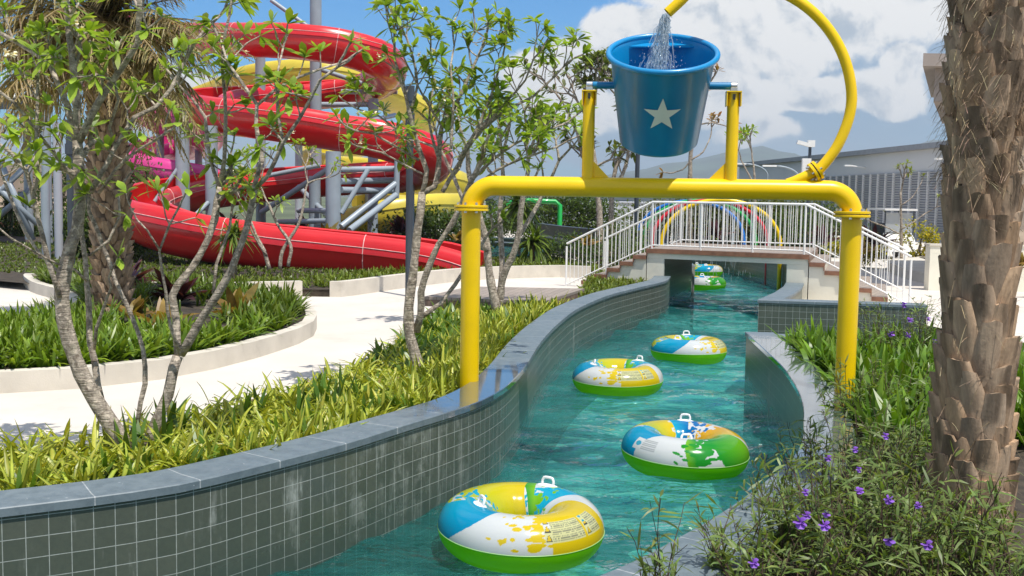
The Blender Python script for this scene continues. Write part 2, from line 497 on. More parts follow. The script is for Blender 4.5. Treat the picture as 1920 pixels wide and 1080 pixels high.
# ------------------------------------------------------------------ foliage generators
def strips(P, D, L, W, droop, segs, cA, cB=None, prof='strap', twist=None, rng=None, mid=None):
    """N flat arching leaves. P base, D unit start direction, L length, W half width, droop amount (fraction of L), colours base->tip.
    mid: colour of the central stripe (makes 4 verts per station)"""
    P = np.asarray(P, float); D = np.asarray(D, float); N = len(P)
    t = np.linspace(0, 1, segs + 1)
    up = np.array([0, 0, 1.])
    S = np.cross(D, up); ln = np.linalg.norm(S, axis=1, keepdims=True)
    S = np.where(ln < 1e-3, np.array([[1., 0, 0]]), S / np.maximum(ln, 1e-6))
    if twist is not None:
        Nn = np.cross(S, D)
        S = S * np.cos(twist)[:, None] + Nn * np.sin(twist)[:, None]
    L = np.broadcast_to(L, N)[:, None, None]; W = np.broadcast_to(W, N)[:, None, None]; dr = np.broadcast_to(droop, N)[:, None, None]
    tt = t[None, :, None]
    C = P[:, None, :] + D[:, None, :] * L * tt - up * dr * L * tt ** 2
    if prof == 'strap': w = np.minimum(1, .55 + t * 1.6) * np.clip((1 - t) * 2.6, 0, 1) ** .7
    elif prof == 'obovate': w = np.sin(np.clip(t, 0, 1) ** 1.35 * PI) ** .8 + .04
    elif prof == 'lance': w = np.sin(t ** .8 * PI) ** .8
    elif prof == 'petal': w = np.array([.25, .8, 1, .6])[:segs + 1] if segs == 3 else np.sin(t * 2.4)
    else: w = np.ones_like(t) * (1 - .5 * t)
    w = np.maximum(w, .04)[None, :, None]
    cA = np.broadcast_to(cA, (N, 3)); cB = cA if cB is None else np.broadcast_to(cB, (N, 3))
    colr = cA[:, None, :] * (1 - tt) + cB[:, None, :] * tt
    if mid is None:
        V = np.stack([C - S[:, None, :] * W * w, C + S[:, None, :] * W * w], axis=2)
        k = 2; cc = np.repeat(colr[:, :, None, :], 2, axis=2)
    else:
        mid = np.broadcast_to(mid, (N, 3))[:, None, :] + 0 * tt
        lift = up * W * .25
        V = np.stack([C - S[:, None, :] * W * w + lift, C - S[:, None, :] * W * w * .45, C + S[:, None, :] * W * w * .45, C + S[:, None, :] * W * w + lift], axis=2)
        k = 4; cc = np.stack([colr, mid, mid, colr], axis=2)
    n1 = (segs + 1) * k
    base = np.arange(N)[:, None, None] * n1
    i = np.arange(segs)[None, :, None]; j = np.arange(k - 1)[None, None, :]
    a = base + i * k + j
    Fq = np.stack([a, a + 1, a + k + 1, a + k], axis=-1).reshape(-1, 4)
    return V.reshape(-1, 3), Fq, cc.reshape(-1, 3)

class Fol:
    def __init__(s): s.V = []; s.F = []; s.C = []; s.n = 0
    def add(s, vfc):
        v, f, c = vfc
        if len(v) == 0: return
        s.V.append(v); s.F.append(f + s.n); s.C.append(c); s.n += len(v)
    def build(s, name, mat, parent=None):
        return np_mesh(name, np.concatenate(s.V), np.concatenate(s.F), np.concatenate(s.C), mat, parent)

def inpoly(x, y, poly):
    ins = np.zeros(len(x), bool); n = len(poly); j = n - 1
    for i in range(n):
        xi, yi = poly[i][0], poly[i][1]; xj, yj = poly[j][0], poly[j][1]
        c = ((yi > y) != (yj > y)) & (x < (xj - xi) * (y - yi) / (yj - yi + 1e-12) + xi)
        ins ^= c; j = i
    return ins

def scatter(poly, sp, rs):
    xs = [p[0] for p in poly]; ys = [p[1] for p in poly]
    gx, gy = np.meshgrid(np.arange(min(xs), max(xs), sp), np.arange(min(ys), max(ys), sp))
    gx = gx.ravel() + rs.uniform(-.5, .5, gx.size) * sp; gy = gy.ravel() + rs.uniform(-.5, .5, gy.size) * sp
    k = inpoly(gx, gy, poly)
    return gx[k], gy[k]

def jit(c, n, rs, a=.25):
    c = np.array(c)[None, :] * (1 + rs.uniform(-a, a, (n, 1)))
    return c * (1 + rs.uniform(-a * .3, a * .3, (n, 3)))

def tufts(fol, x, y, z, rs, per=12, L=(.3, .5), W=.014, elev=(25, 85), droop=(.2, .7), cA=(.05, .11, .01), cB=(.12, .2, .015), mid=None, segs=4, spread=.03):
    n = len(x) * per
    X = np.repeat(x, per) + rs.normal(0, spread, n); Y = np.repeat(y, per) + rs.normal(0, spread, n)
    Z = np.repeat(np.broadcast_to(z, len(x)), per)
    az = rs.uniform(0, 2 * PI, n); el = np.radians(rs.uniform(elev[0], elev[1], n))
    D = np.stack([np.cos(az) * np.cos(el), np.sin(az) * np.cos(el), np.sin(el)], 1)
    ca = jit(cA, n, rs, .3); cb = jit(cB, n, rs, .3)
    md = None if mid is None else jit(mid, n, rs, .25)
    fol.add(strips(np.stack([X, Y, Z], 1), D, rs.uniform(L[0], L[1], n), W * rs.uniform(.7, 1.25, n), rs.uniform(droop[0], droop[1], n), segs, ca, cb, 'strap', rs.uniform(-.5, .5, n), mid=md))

def rosette(fol, tips, dirs, rs, n=(5, 9), L=(.12, .2), W=.028, col=(.09, .19, .02), tip=(.14, .25, .03), el=(5, 55), prof='obovate', segs=4, droop=(.05, .35)):
    if not len(tips): return
    cnt = rs.randint(n[0], n[1] + 1, len(tips)); k = cnt.sum()
    P = np.repeat(np.array(tips), cnt, axis=0); A = np.repeat(np.array(dirs), cnt, axis=0)
    q = rs.uniform(0, 2 * PI, k); e = np.radians(rs.uniform(el[0], el[1], k))
    ref = np.where(np.abs(A[:, 2:3]) > .9, np.array([[1., 0, 0]]), np.array([[0, 0, 1.]]))
    U = np.cross(A, ref); U /= np.linalg.norm(U, axis=1, keepdims=True); Vv = np.cross(A, U)
    D = (U * np.cos(q)[:, None] + Vv * np.sin(q)[:, None]) * np.cos(e)[:, None] + A * np.sin(e)[:, None]
    D /= np.linalg.norm(D, axis=1, keepdims=True)
    ln = rs.uniform(L[0], L[1], k)
    fol.add(strips(P, D, ln, W * ln / L[1] * rs.uniform(.8, 1.2, k), rs.uniform(droop[0], droop[1], k), segs, jit(col, k, rs, .3), jit(tip, k, rs, .3), prof, rs.uniform(-.35, .35, k)))

def blossoms(fol, tips, rs, r=.035, cnt=(2, 6), spread=.06, col=(.85, .84, .76), core=(.8, .6, .15)):
    P = []; D = []
    for p in tips:
        for _ in range(rs.randint(cnt[0], cnt[1] + 1)):
            c = np.array(p) + rs.normal(0, spread, 3) + np.array([0, 0, spread * .6])
            ax = rs.normal(0, 1, 3) + np.array([0, -.8, .9]); ax /= np.linalg.norm(ax)
            u = np.cross(ax, [0.3, 1, .2]); u /= np.linalg.norm(u); v = np.cross(ax, u)
            for k in range(5):
                q = 2 * PI * k / 5
                P.append(c); D.append((u * math.cos(q) + v * math.sin(q)) * .95 + ax * .3)
    if P:
        n = len(P)
        fol.add(strips(np.array(P), np.array(D), r * rs.uniform(.8, 1.2, n), r * .42, .15, 3, jit(core, n, rs, .1), jit(col, n, rs, .06), 'petal'))

def grow(mb, p, d, L, r, lev, rs, tips, fork=(2, 3), spread=38, shrink=.72, up=.25, sides=6, minr=.006, bend=.12):
    """candelabra branching: a limb, then a fork, down to tips"""
    p = Vector(p); d = Vector(d).normalized(); pts = [p]; k = 4
    for i in range(k):
        d = (d + Vector(rs.normal(0, bend, 3)) + Vector((0, 0, up * .25))).normalized()
        pts.append(pts[-1] + d * L / k)
    r1 = max(minr, r * .78)
    mb.tube(pts, [r + (r1 - r) * i / k for i in range(k + 1)], sides, cap=False)
    if lev <= 0:
        tips.append((tuple(pts[-1]), tuple(d))); return
    nf = rs.randint(fork[0], fork[1] + 1); ph = rs.uniform(0, 2 * PI)
    a = d.orthogonal().normalized(); b = d.cross(a)
    for i in range(nf):
        q = ph + 2 * PI * i / nf + rs.uniform(-.5, .5); s = math.radians(spread * rs.uniform(.6, 1.25))
        nd = d * math.cos(s) + (a * math.cos(q) + b * math.sin(q)) * math.sin(s)
        grow(mb, pts[-1], nd, L * shrink * rs.uniform(.75, 1.2), r1, lev - 1, rs, tips, fork, spread, shrink, up, max(4, sides - 1), minr, bend)
# ------------------------------------------------------------------ sky and sun
SUNV = Vector((.25, -.36, 1.0)).normalized()
ELEV = math.asin(SUNV.z); AZ = math.atan2(SUNV.x, SUNV.y)
w = bpy.data.worlds.new('World'); SC.world = w; w.use_nodes = True
class WT(NT):
    def __init__(s, t): s.t = t
wt = WT(w.node_tree); w.node_tree.nodes.clear()
wout = wt.n('OutputWorld'); bg = wt.n('Background')
sky = wt.n('TexSky'); sky.sky_type = 'NISHITA'; sky.sun_disc = False
sky.sun_elevation = ELEV; sky.sun_rotation = AZ; sky.air_density = 1.0; sky.dust_density = .3; sky.ozone_density = 4.
gen = wt.coord('Generated')
sp = wt.n('SeparateXYZ'); wt.l(gen, sp.inputs[0])
yy = wt.math('MAXIMUM', sp.outputs['Y'], .12)
uv = wt.n('CombineXYZ')
wt.l(wt.math('DIVIDE', sp.outputs['X'], yy), uv.inputs[0]); wt.l(wt.math('DIVIDE', sp.outputs['Z'], yy), uv.inputs[1])
UV0 = uv.outputs[0]
nz = wt.n('TexNoise'); nz.inputs['Scale'].default_value = 7.; nz.inputs['Detail'].default_value = 4.; wt.l(UV0, nz.inputs['Vector'])
dv = wt.n('VectorMath'); dv.operation = 'SUBTRACT'; wt.l(nz.outputs['Color'], dv.inputs[0]); dv.inputs[1].default_value = (.5, .5, .5)
ds = wt.n('VectorMath'); ds.operation = 'SCALE'; wt.l(dv.outputs[0], ds.inputs[0]); ds.inputs['Scale'].default_value = .07
dd = wt.n('VectorMath'); dd.operation = 'ADD'; wt.l(UV0, dd.inputs[0]); wt.l(ds.outputs[0], dd.inputs[1])
def skyblob(px, py, rx, ry):
    r = ray(px, py); u, v = r.x / r.y, r.z / r.y
    mp = wt.n('Mapping'); mp.vector_type = 'POINT'
    sx, sy = F / rx, F / ry
    mp.inputs['Scale'].default_value = (sx, sy, 0); mp.inputs['Location'].default_value = (-u * sx, -v * sy, 0)
    wt.l(dd.outputs[0], mp.inputs['Vector'])
    ln = wt.n('VectorMath'); ln.operation = 'LENGTH'; wt.l(mp.outputs[0], ln.inputs[0])
    return wt.math('SUBTRACT', 1., ln.outputs['Value'])
def field(blobs):
    f = None
    for b in blobs:
        s = skyblob(*b); f = s if f is None else wt.math('SMOOTH_MAX', f, s, .15)
    return f
bil = wt.noise(dd.outputs[0], 15., 10, .60)
bil2 = wt.noise(dd.outputs[0], 48., 6, .6)
cum = field([(1195, 62, 95, 58), (1310, 35, 120, 75), (1110, 130, 115, 52), (1010, 150, 90, 48), (1080, 200, 120, 40), (1400, 70, 120, 80), (1560, 40, 180, 80), (1330, 140, 110, 70),
             (1645, 165, 100, 42), (1690, 130, 45, 45), (1540, 172, 120, 34), (1380, 190, 120, 50), (1420, 250, 80, 26), (1720, 0, 160, 80), (1370, -60, 260, 90), (1465, 110, 70, 60), (330, 175, 110, 60), (650, 150, 80, 30), (1240, 170, 120, 50), (1480, 195, 80, 25),
             (2200, 160, 350, 120), (-500, 200, 400, 110), (-1500, 50, 600, 200), (3400, 100, 700, 250)])
cf = wt.math('ADD', cum, wt.math('MULTIPLY', wt.math('SUBTRACT', bil, .5), 1.35))
cf = wt.math('ADD', cf, wt.math('MULTIPLY', wt.math('SUBTRACT', bil2, .5), .5))
cmask = wt.ramp(cf, -.09, .22)
veil = field([(1450, 200, 460, 170), (1300, 150, 330, 130), (1650, 90, 360, 230), (2300, 250, 600, 200), (1100, 270, 420, 75), (200, 320, 1100, 95)])
vmask = wt.math('MULTIPLY', wt.ramp(wt.math('ADD', veil, wt.math('MULTIPLY', wt.math('SUBTRACT', bil, .5), .5)), -.1, .5), .85)
# modelling of the cumulus: tops towards the sun white, hollows and bases grey
off = wt.n('VectorMath'); off.operation = 'ADD'; wt.l(dd.outputs[0], off.inputs[0]); off.inputs[1].default_value = (.006, .012, 0)
bilo = wt.noise(off.outputs[0], 15., 10, .60)
rel = wt.math('MULTIPLY', wt.math('SUBTRACT', bil, bilo), 4.0)
lit = wt.math('ADD', rel, wt.math('SUBTRACT', .95, wt.math('MULTIPLY', wt.ramp(cf, .25, 1.1), .33)))
lit = wt.ramp(lit, .1, .95)
CS = 5.8
ccol = wt.mix(lit, (.46 * CS, .54 * CS, .63 * CS), (.93 * CS, .93 * CS, .92 * CS))
skyc = wt.mix(1., sky.outputs[0], (.19, .56, .82), 'MULTIPLY')
wis = wt.ramp(wt.noise(wt.vmap(dd.outputs[0], (5., 13., 1)), 1., 7, .6, .4), .42, .74)
c1 = wt.mix(vmask, skyc, wt.mix(wis, (.27 * CS, .39 * CS, .53 * CS), (.58 * CS, .65 * CS, .73 * CS)))
c2 = wt.mix(cmask, c1, ccol)
# white cloud added over the unseen rest of the dome, for brighter neutral fill
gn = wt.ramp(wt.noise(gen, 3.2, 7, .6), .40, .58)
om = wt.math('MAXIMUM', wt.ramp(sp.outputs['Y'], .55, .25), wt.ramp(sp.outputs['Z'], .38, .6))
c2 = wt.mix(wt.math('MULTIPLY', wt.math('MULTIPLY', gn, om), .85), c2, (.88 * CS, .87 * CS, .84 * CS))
# clear air under the horizon
hz_ = wt.ramp(sp.outputs['Z'], -.02, .0)
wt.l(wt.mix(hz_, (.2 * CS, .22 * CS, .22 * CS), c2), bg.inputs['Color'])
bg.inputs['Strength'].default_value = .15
wt.l(bg.outputs[0], wout.inputs['Surface'])
sd = bpy.data.lights.new('sun', 'SUN'); sd.energy = 4.4; sd.angle = math.radians(.53); sd.color = (1, .955, .88)
so = bpy.data.objects.new('sun', sd); COL.objects.link(so)
so.rotation_euler = SUNV.to_track_quat('Z', 'Y').to_euler()
SC.view_settings.view_transform = 'Standard'; SC.view_settings.look = 'None'; SC.view_settings.exposure = 0.27; SC.view_settings.gamma = 1
SC.cycles.max_bounces = 10; SC.cycles.transparent_max_bounces = 24; SC.cycles.caustics_reflective = False; SC.cycles.caustics_refractive = False
SC.cycles.sample_clamp_indirect = 4.0

# ------------------------------------------------------------------ river channel
ZP = .40        # paving
ZW = .78        # wall top
LEFTW = [(-9, 2.6), (-6.2, 3.9), (-4.2, 4.9)] + [tuple(at(x, y, ZW))[:2] for x, y in
        [(0, 951), (160, 932), (333, 907), (480, 873), (640, 832), (760, 795), (850, 768), (900, 750), (940, 728), (965, 706), (985, 682), (1003, 652), (1020, 630), (1045, 605), (1083, 577), (1140, 553), (1190, 540)]] + [(3.27, 22.9), (3.62, 24.42)]
LEFTW = [Vector((x, y, 0)) for x, y in LEFTW]
LS = smoothpts(LEFTW, .22)
RIGHTA = [(-9, -.9), (-6, .6), (-3, 2.3), (-1.2, 3.5), (-.2, 4.25), (.44, 4.77), (.9, 5.36), (1.39, 6.11), (2.02, 7.3), (2.38, 8.47), (2.6, 9.36), (2.75, 10.21), (2.88, 11.14), (3.0, 12.52), (3.13, 14.11)]
RA = smoothpts([Vector((x, y, 0)) for x, y in RIGHTA], .22)
LEDGE = [Vector((3.13, 14.11, 0)), Vector((4.92, 13.42, 0)), Vector((8.2, 12.2, 0))]
WB = [Vector((7.16, 18.3, 0)), Vector((4.37, 18.81, 0)), Vector((5.05, 20.4, 0)), Vector((5.61, 21.92, 0)), Vector((5.95, 23.05, 0))]

zt = ZW - .055
bucket_xy = (1.3, 9.8)
M['coping'] = copingmat([(.05, 9.6, .75, 1.75), (2.6, 9.2, 1.6, 3.0), (3.05, 12.0, 1.0, 2.3)])
def wall(label, path, side, wd=.36, ZW=ZW):
    zt = ZW - .055
    root = empty('river_wall', (path[0].x, path[0].y, 0), label, 'wall')
    s = side
    sweep('tiled_face', path, [(0, -1.1), (0, zt), (s * (wd - .03), zt), (s * (wd - .03), -1.1)], M['tile'], root)
    sweep('coping', path, [(-s * .018, zt + .003), (-s * .018, ZW - .006), (-s * .012, ZW), (s * (wd - .006), ZW), (s * wd, ZW - .006), (s * wd, zt + .003)], M['coping'], root)
    return root
wall('long curving dark tiled river wall with bluestone coping, along the left bank', LS, 1)
wall('curving tiled river wall with wet coping beside the purple flowers', RA, -1)
wall('low bluestone edging wall at the far end of the right flower bed', [LEDGE[0] + Vector((.37, -.14, 0))] + LEDGE[1:], -1, .3, ZW - .004)
wall('short dark tiled wall before the bridge stairs on the right', WB, 1 if False else -1, .36)

# far channel walls beyond the bridge
LF = smoothpts([Vector(p + (0,)) for p in [(4.92, 28.7), (5.0, 31), (4.3, 35), (2.6, 39), (0, 42), (-3, 44)]], .5)
RF = smoothpts([Vector(p + (0,)) for p in [(7.25, 27.1), (7.75, 30.3), (7.5, 35.9), (6.0, 40), (3, 44), (-2, 48)]], .5)
wall('dark tiled river wall curving away beyond the bridge, left bank', LF, 1)
wall('dark green tiled river wall seen through the bridge opening', RF, -1)

# ground sheet with the channel cut out of it
BF = Vector((3.1, 24.73, 0)); BA = Vector((.873, -.487, 0)); BB = Vector((1.3, 3.9, 0)); BL = 3.756
def bp(s, t, z): return BF + BA * s + BB * t + Vector((0, 0, z))
lo = offset(LS, .18); ro = offset(RA, -.18)
lf = offset(LF, .18); rf = offset(RF, -.18)
hole = [p for p in lo[::2]] + [lo[-1]] + [bp(.3, 0, 0), bp(.3, 1, 0)] + lf[::2] + [Vector((-5, 47, 0))] + rf[::-2] + [bp(3.45, 1, 0), bp(3.45, 0, 0)] + \
       [Vector((5.75, 21.9, 0)), Vector((4.55, 19.0, 0)), Vector((7.3, 18.45, 0)), Vector((8.4, 12.3, 0)), Vector((4.9, 13.25, 0)), Vector((3.35, 13.9, 0))] + ro[::-2][3:] + [Vector((-9.3, .5, 0))]
hole = [Vector((p.x, p.y, 0)) for p in hole]
G = 6000
outer = [Vector((-G, -G, 0)), Vector((G, -G, 0)), Vector((G, G, 0)), Vector((-G, G, 0))]
# inner working rectangle so that triangles stay well shaped
inner = [Vector((-40, -8, 0)), Vector((34, -8, 0)), Vector((34, 70, 0)), Vector((-40, 70, 0))]
g = MB()
tri = tessellate_polygon([inner, hole]); allv = inner + hole
g.add([(v.x, v.y, ZP) for v in allv], [tuple(t) for t in tri])
gi = len(g.f)
g.add([(v.x, v.y, ZP) for v in outer + inner], [(0, 1, 5, 4), (1, 2, 6, 5), (2, 3, 7, 6), (3, 0, 4, 7)], mi=1)
M['country'] = surf('dry_green_plain', (.10, .12, .06), .95, var=.4, scale=.02)
go = g.build('ground', [M['pave'], M['country']]); tag(go, kind='structure')
bmx = bmesh.new(); bmx.from_mesh(go.data); bmesh.ops.recalc_face_normals(bmx, faces=bmx.faces)
for f in bmx.faces:
    if f.normal.z < 0: f.normal_flip()
bmx.to_mesh(go.data); bmx.free()
# pool floor and water
pf = MB(); pf.add([(-14, -4, -1.0), (14, -4, -1.0), (14, 60, -1.0), (-14, 60, -1.0)], [(0, 1, 2, 3)])
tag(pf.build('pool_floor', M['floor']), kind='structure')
nx, ny = 230, 520
X, Y = np.meshgrid(np.linspace(-9.5, 9.5, nx), np.linspace(1.5, 50, ny))
rs0 = np.random.RandomState(5); Z = np.zeros_like(X)
for i in range(46):
    lam = rs0.uniform(.35, 1.6); q = rs0.normal(PI / 2, .75); k = 2 * PI / lam
    Z += .0055 * lam ** .9 * np.sin(k * (X * math.cos(q) + Y * math.sin(q)) + rs0.uniform(0, 6.28))
V = np.stack([X.ravel(), Y.ravel(), Z.ravel()], 1)
idx = np.arange(nx * ny).reshape(ny, nx)
Fq = np.stack([idx[:-1, :-1].ravel(), idx[:-1, 1:].ravel(), idx[1:, 1:].ravel(), idx[1:, :-1].ravel()], 1)
tag(np_mesh('water', V, Fq, 1., M['water'], smooth=True), kind='structure')

# ------------------------------------------------------------------ planting beds: soil and kerbs
def sheet(name, poly, z, mat, kind='structure'):
    m = MB(); P = [Vector((p[0], p[1], 0)) for p in poly]
    m.add([(p.x, p.y, z) for p in P], [tuple(t) for t in tessellate_polygon([P])])
    o = m.build(name, mat)
    bm = bmesh.new(); bm.from_mesh(o.data)
    for f in bm.faces:
        f.normal_update()
        if f.normal.z < 0: f.normal_flip()
    bm.to_mesh(o.data); bm.free()
    return tag(o, kind=kind)

lback = offset(LS, .34)
iend = max(i for i, p in enumerate(LS) if p.y < 18.3)
bedL_edge = [tuple(at(x, y, ZP)[:2]) for x, y in [(838, 603), (790, 638), (735, 682), (655, 728), (568, 766), (450, 808), (300, 852), (150, 886), (0, 916), (-200, 952)]] + [(-7.4, 5.7)]
bedL = [(p.x, p.y) for p in lback[6:iend]] + bedL_edge
sheet('soil', bedL, .56, M['soil'])
kb = smoothpts([Vector((x, y, 0)) for x, y in bedL_edge], .4)
o = sweep('kerb', kb, [(0, .3), (0, .585), (-.12, .585), (-.12, .3)], M['kerb'], smooth=True); tag(o, kind='structure')

isl_px = [(-160, 748), (0, 738), (150, 729), (300, 712), (400, 693), (480, 672), (560, 645), (588, 630), (594, 617), (586, 600), (555, 582), (480, 568), (330, 552), (200, 540), (110, 531), (47, 531), (60, 548), (110, 565), (130, 590), (60, 625), (-60, 650), (-260, 680)]
isl = [at(x, y, ZP) for x, y in isl_px]
isl = smoothpts([Vector((p.x, p.y, 0)) for p in isl], .5, True)
if sum(isl[i].x * isl[(i + 1) % len(isl)].y - isl[(i + 1) % len(isl)].x * isl[i].y for i in range(len(isl))) < 0: isl.reverse()
isl_in = offset(isl + isl[:1], .14)[:-1]
sheet('soil', isl_in, .58, M['soil'])
root = empty('planter_kerb', isl[0], 'cream concrete kerb ring around the palm island bed', 'kerb')
sweep('kerb_block', isl + isl[:1], [(0, .3), (0, .625), (.17, .625), (.17, .3)], M['kerb'], root, smooth=True, closed_prof=True)

lawn_px = [(120, 552), (300, 560), (430, 560), (500, 558), (567, 556), (640, 557), (760, 540), (860, 528), (940, 523), (1050, 520), (1105, 522)]
lw = smoothpts([Vector((p.x, p.y, 0)) for p in [at(x, y, ZP) for x, y in lawn_px]], .6)
lawn = [(p.x, p.y) for p in lw] + [(2.4, 33), (0, 42), (-6, 46), (-24, 46), (-24, 33), (-13, 24.2)]
sheet('soil', lawn, .55, M['soil'])
tag(sweep('soil', lw, [(.02, .3), (.02, .546), (.3, .546), (.3, .3)], M['soil']), kind='structure')
root = empty('lawn_kerb', lw[0], 'low cream kerb wall in front of the red slide', 'kerb')
i1 = min(range(len(lw)), key=lambda i: abs(lw[i].x - at(567, 557, ZP).x)); i2 = i1 + 1
sweep('kerb_block', lw[:i1 + 1], [(0, .3), (0, .72), (.2, .72), (.2, .3)], M['kerb'], root, smooth=True)
sweep('kerb_block', [lw[i1].lerp(lw[i2], .7)] + lw[i2:], [(0, .3), (0, .72), (.2, .72), (.2, .3)], M['kerb'], root, smooth=True)

rback = offset(RA, -.34)
bedR = [(p.x, p.y) for p in rback if p.y > -2] + [(4.9, 13.1), (8.2, 11.9), (9, 6), (7, 0), (3, -3), (-9, -3)]
sheet('soil', bedR, .66, M['soil'])
# side beds round the bridge foot
bedC = [tuple(at(x, y, .4)[:2]) for x, y in [(1095, 552), (1108, 535), (1150, 520), (1225, 512)]] + [(2.95, 24.2), (2.75, 22.7)] + [(p.x, p.y) for p in lback[iend:][::-1] if p.y < 22.5]
sheet('soil', bedC, .60, M['soil'])

# asphalt road on the far left
rd = [tuple(at(x, y, ZP)[:2]) for x, y in [(-300, 486), (215, 478), (330, 462), (200, 452), (-300, 452)]]
sheet('road', rd, ZP + .006, M['asphalt'])

# ------------------------------------------------------------------ bridge
br = empty('footbridge', bp(0, 0, .4), 'white rendered footbridge with timber steps and white railings over the river', 'bridge')
ZD = 1.39; RIS = .165; TR = .33
dk = bmesh.new(); uvl = dk.loops.layers.uv.new('UVMap')
def deckbox(s0, s1, t0, t1, z0, z1):
    m = bmesh.new(); ul = m.loops.layers.uv.new('UVMap')
    vs = [m.verts.new(bp(s, t, z)) for z in (z0, z1) for s, t in ((s0, t0), (s1, t0), (s1, t1), (s0, t1))]
    for f in ((3, 2, 1, 0), (4, 5, 6, 7), (0, 1, 5, 4), (1, 2, 6, 5), (2, 3, 7, 6), (3, 0, 4, 7)):
        fc = m.faces.new([vs[i] for i in f])
        for l in fc.loops:
            d = l.vert.co - BF; l[ul].uv = (d.dot(Vector((.487, .873, 0))), d.dot(BA) + l.vert.co.z)
    return m
def deckpart(name, args, mat):
    m = deckbox(*args); me = bpy.data.meshes.new(name); m.to_mesh(me); m.free(); me.materials.append(mat)
    return link(name, me, br)
deckpart('deck', (.02, BL - .02, .008, .992, ZD - .05, ZD), M['deck'])
# fascia on the front edge
for t0, t1 in ((-.006, .006), (.994, 1.006)):
    deckpart('edge_board', (0, BL, t0, t1, ZD - .1, ZD + .004), M['fascia'])
def brbox(name, s0, s1, t0, t1, z0, z1, mat): return deckpart(name, (s0, s1, t0, t1, z0, z1), mat)
brbox('slab', 0.02, BL - .02, .004, .996, 1.17, ZD - .052, M['render'])
brbox('abutment_wall', .02, .44, .005, .995, -1.1, 1.168, M['render'])
brbox('abutment_wall', 3.28, BL - .02, .005, .995, -1.1, 1.168, M['render'])
# dark tile lining of the tunnel
for s0, s1 in ((.441, .456), (3.264, 3.279)):
    fpath = [bp(s0 if s0 < 1 else s1, t, 0) for t in (.007, .993)]
    sg = -1 if s0 < 1 else 1
    sweep('tunnel_tiles', fpath, [(0, -1.05), (0, 1.165), (sg * .012, 1.165), (sg * .012, -1.05)], M['tile'], br)
for k in range(5):                    # steps down both sides, the lowest is the paving
    z = ZD - (k + 1) * RIS
    for sd_ in (-1, 1):
        a0 = -TR * (k + 1) if sd_ < 0 else BL + TR * k
        if z < ZP + .02: continue
        st = deckpart('step', (a0, a0 + TR, .008, .992, z - .05, z), M['deck'])
        for t0, t1 in ((-.006, .0055),):
            f1 = deckpart('edge_board', (a0, a0 + TR, t0, t1, z - .085, z + .004), M['fascia'])
        xr = a0 + TR if sd_ < 0 else a0
        deckpart('edge_board', (xr - .022 if sd_ > 0 else xr, xr if sd_ > 0 else xr + .022, -.006, .0055, z + .0045, z + RIS - .0855), M['fascia'])
        deckpart('riser', (xr - .02 if sd_ > 0 else xr, xr if sd_ > 0 else xr + .02, .008, .992, z, z + RIS - .05), M['deckside'])
        brbox('side_wall', a0 + (.0 if sd_ > 0 else .0), a0 + TR, .006, .994, .2, z - .053, M['render'])
# railings
def railing(t, name):
    m = MB(); b2 = MB()
    zr = ZD + 1.08
    sl = RIS / TR
    nb = 6.3
    top = [bp(-TR * nb, t, zr - RIS * nb), bp(.12, t, zr), bp(BL - .12, t, zr), bp(BL + TR * nb, t, zr - RIS * nb)]
    bot = [p - Vector((0, 0, 1.0)) for p in top]
    m.tube(top, .026, 8); m.tube(bot, .018, 6)
    top2 = [p - Vector((0, 0, .0)) for p in top]
    def zt_(s):
        if s < .12: return zr + (s - .12) * sl * 1.0
        if s > BL - .12: return zr - (s - BL + .12) * sl
        return zr
    for s in (-TR * nb, -TR * 3.1, .12, 1.3, 2.5, BL - .12, BL + TR * 3.1, BL + TR * nb):
        z = zt_(s); zb = ZD if 0 <= s <= BL else ZD - RIS * (math.ceil((-s if s < 0 else s - BL) / TR))
        m.tube([bp(s, t, max(ZP, zb) - .02), bp(s, t, z)], .024, 8)
    s = -TR * nb + .105
    while s < BL + TR * nb - .05:
        z = zt_(s); b2.tube([bp(s, t, z - 1.0), bp(s, t, z)], .0095, 5, cap=False); s += .108
    o = m.build(name, M['whitepaint'], br, smooth=True, autosmooth=40)
    c = b2.build('balusters', M['whitepaint'], o, smooth=True)
    return o
railing(.02, 'railing'); railing(.975, 'railing')

# ------------------------------------------------------------------ tipping bucket on its yellow pipe frame
PL = Vector((-.39, 9.97, 0)); PR = Vector((3.06, 9.66, 0))
ax = (PR - PL).normalized(); ay = Vector((-ax.y, ax.x, 0))          # ay points away from the camera
ZB = 2.615; RP = .092
fr = empty('pipe_arch', (PL + PR) / 2 + Vector((0, 0, .56)), 'yellow pipe arch with flanged posts spanning the river', 'pipe arch')
def arcpts(c, r, u, v, a0, a1, n): return [c + u * (r * math.cos(a0 + (a1 - a0) * i / n)) + v * (r * math.sin(a0 + (a1 - a0) * i / n)) for i in range(n + 1)]
UP = Vector((0, 0, 1)); ER = .22
zel = 2.405
m = MB(); m.tube([PL + UP * .5, PL + UP * (zel - .026)], RP * .97, 40); m.build('post', M['yellow'], fr, True, autosmooth=40)
m = MB(); m.tube([PR + UP * .5, PR + UP * (zel - .026)], RP * .97, 40); m.build('post', M['yellow'], fr, True, autosmooth=40)
pts = [PL + UP * (zel + .026)] + arcpts(PL + ax * ER + UP * (ZB - ER), ER, -ax, UP, 0, PI / 2, 14) + arcpts(PR - ax * ER + UP * (ZB - ER), ER, UP, ax, 0, PI / 2, 14) + [PR + UP * (zel + .026)]
m = MB(); m.tube(pts, RP, 40); m.build('crossbeam', M['yellow'], fr, True, autosmooth=40)
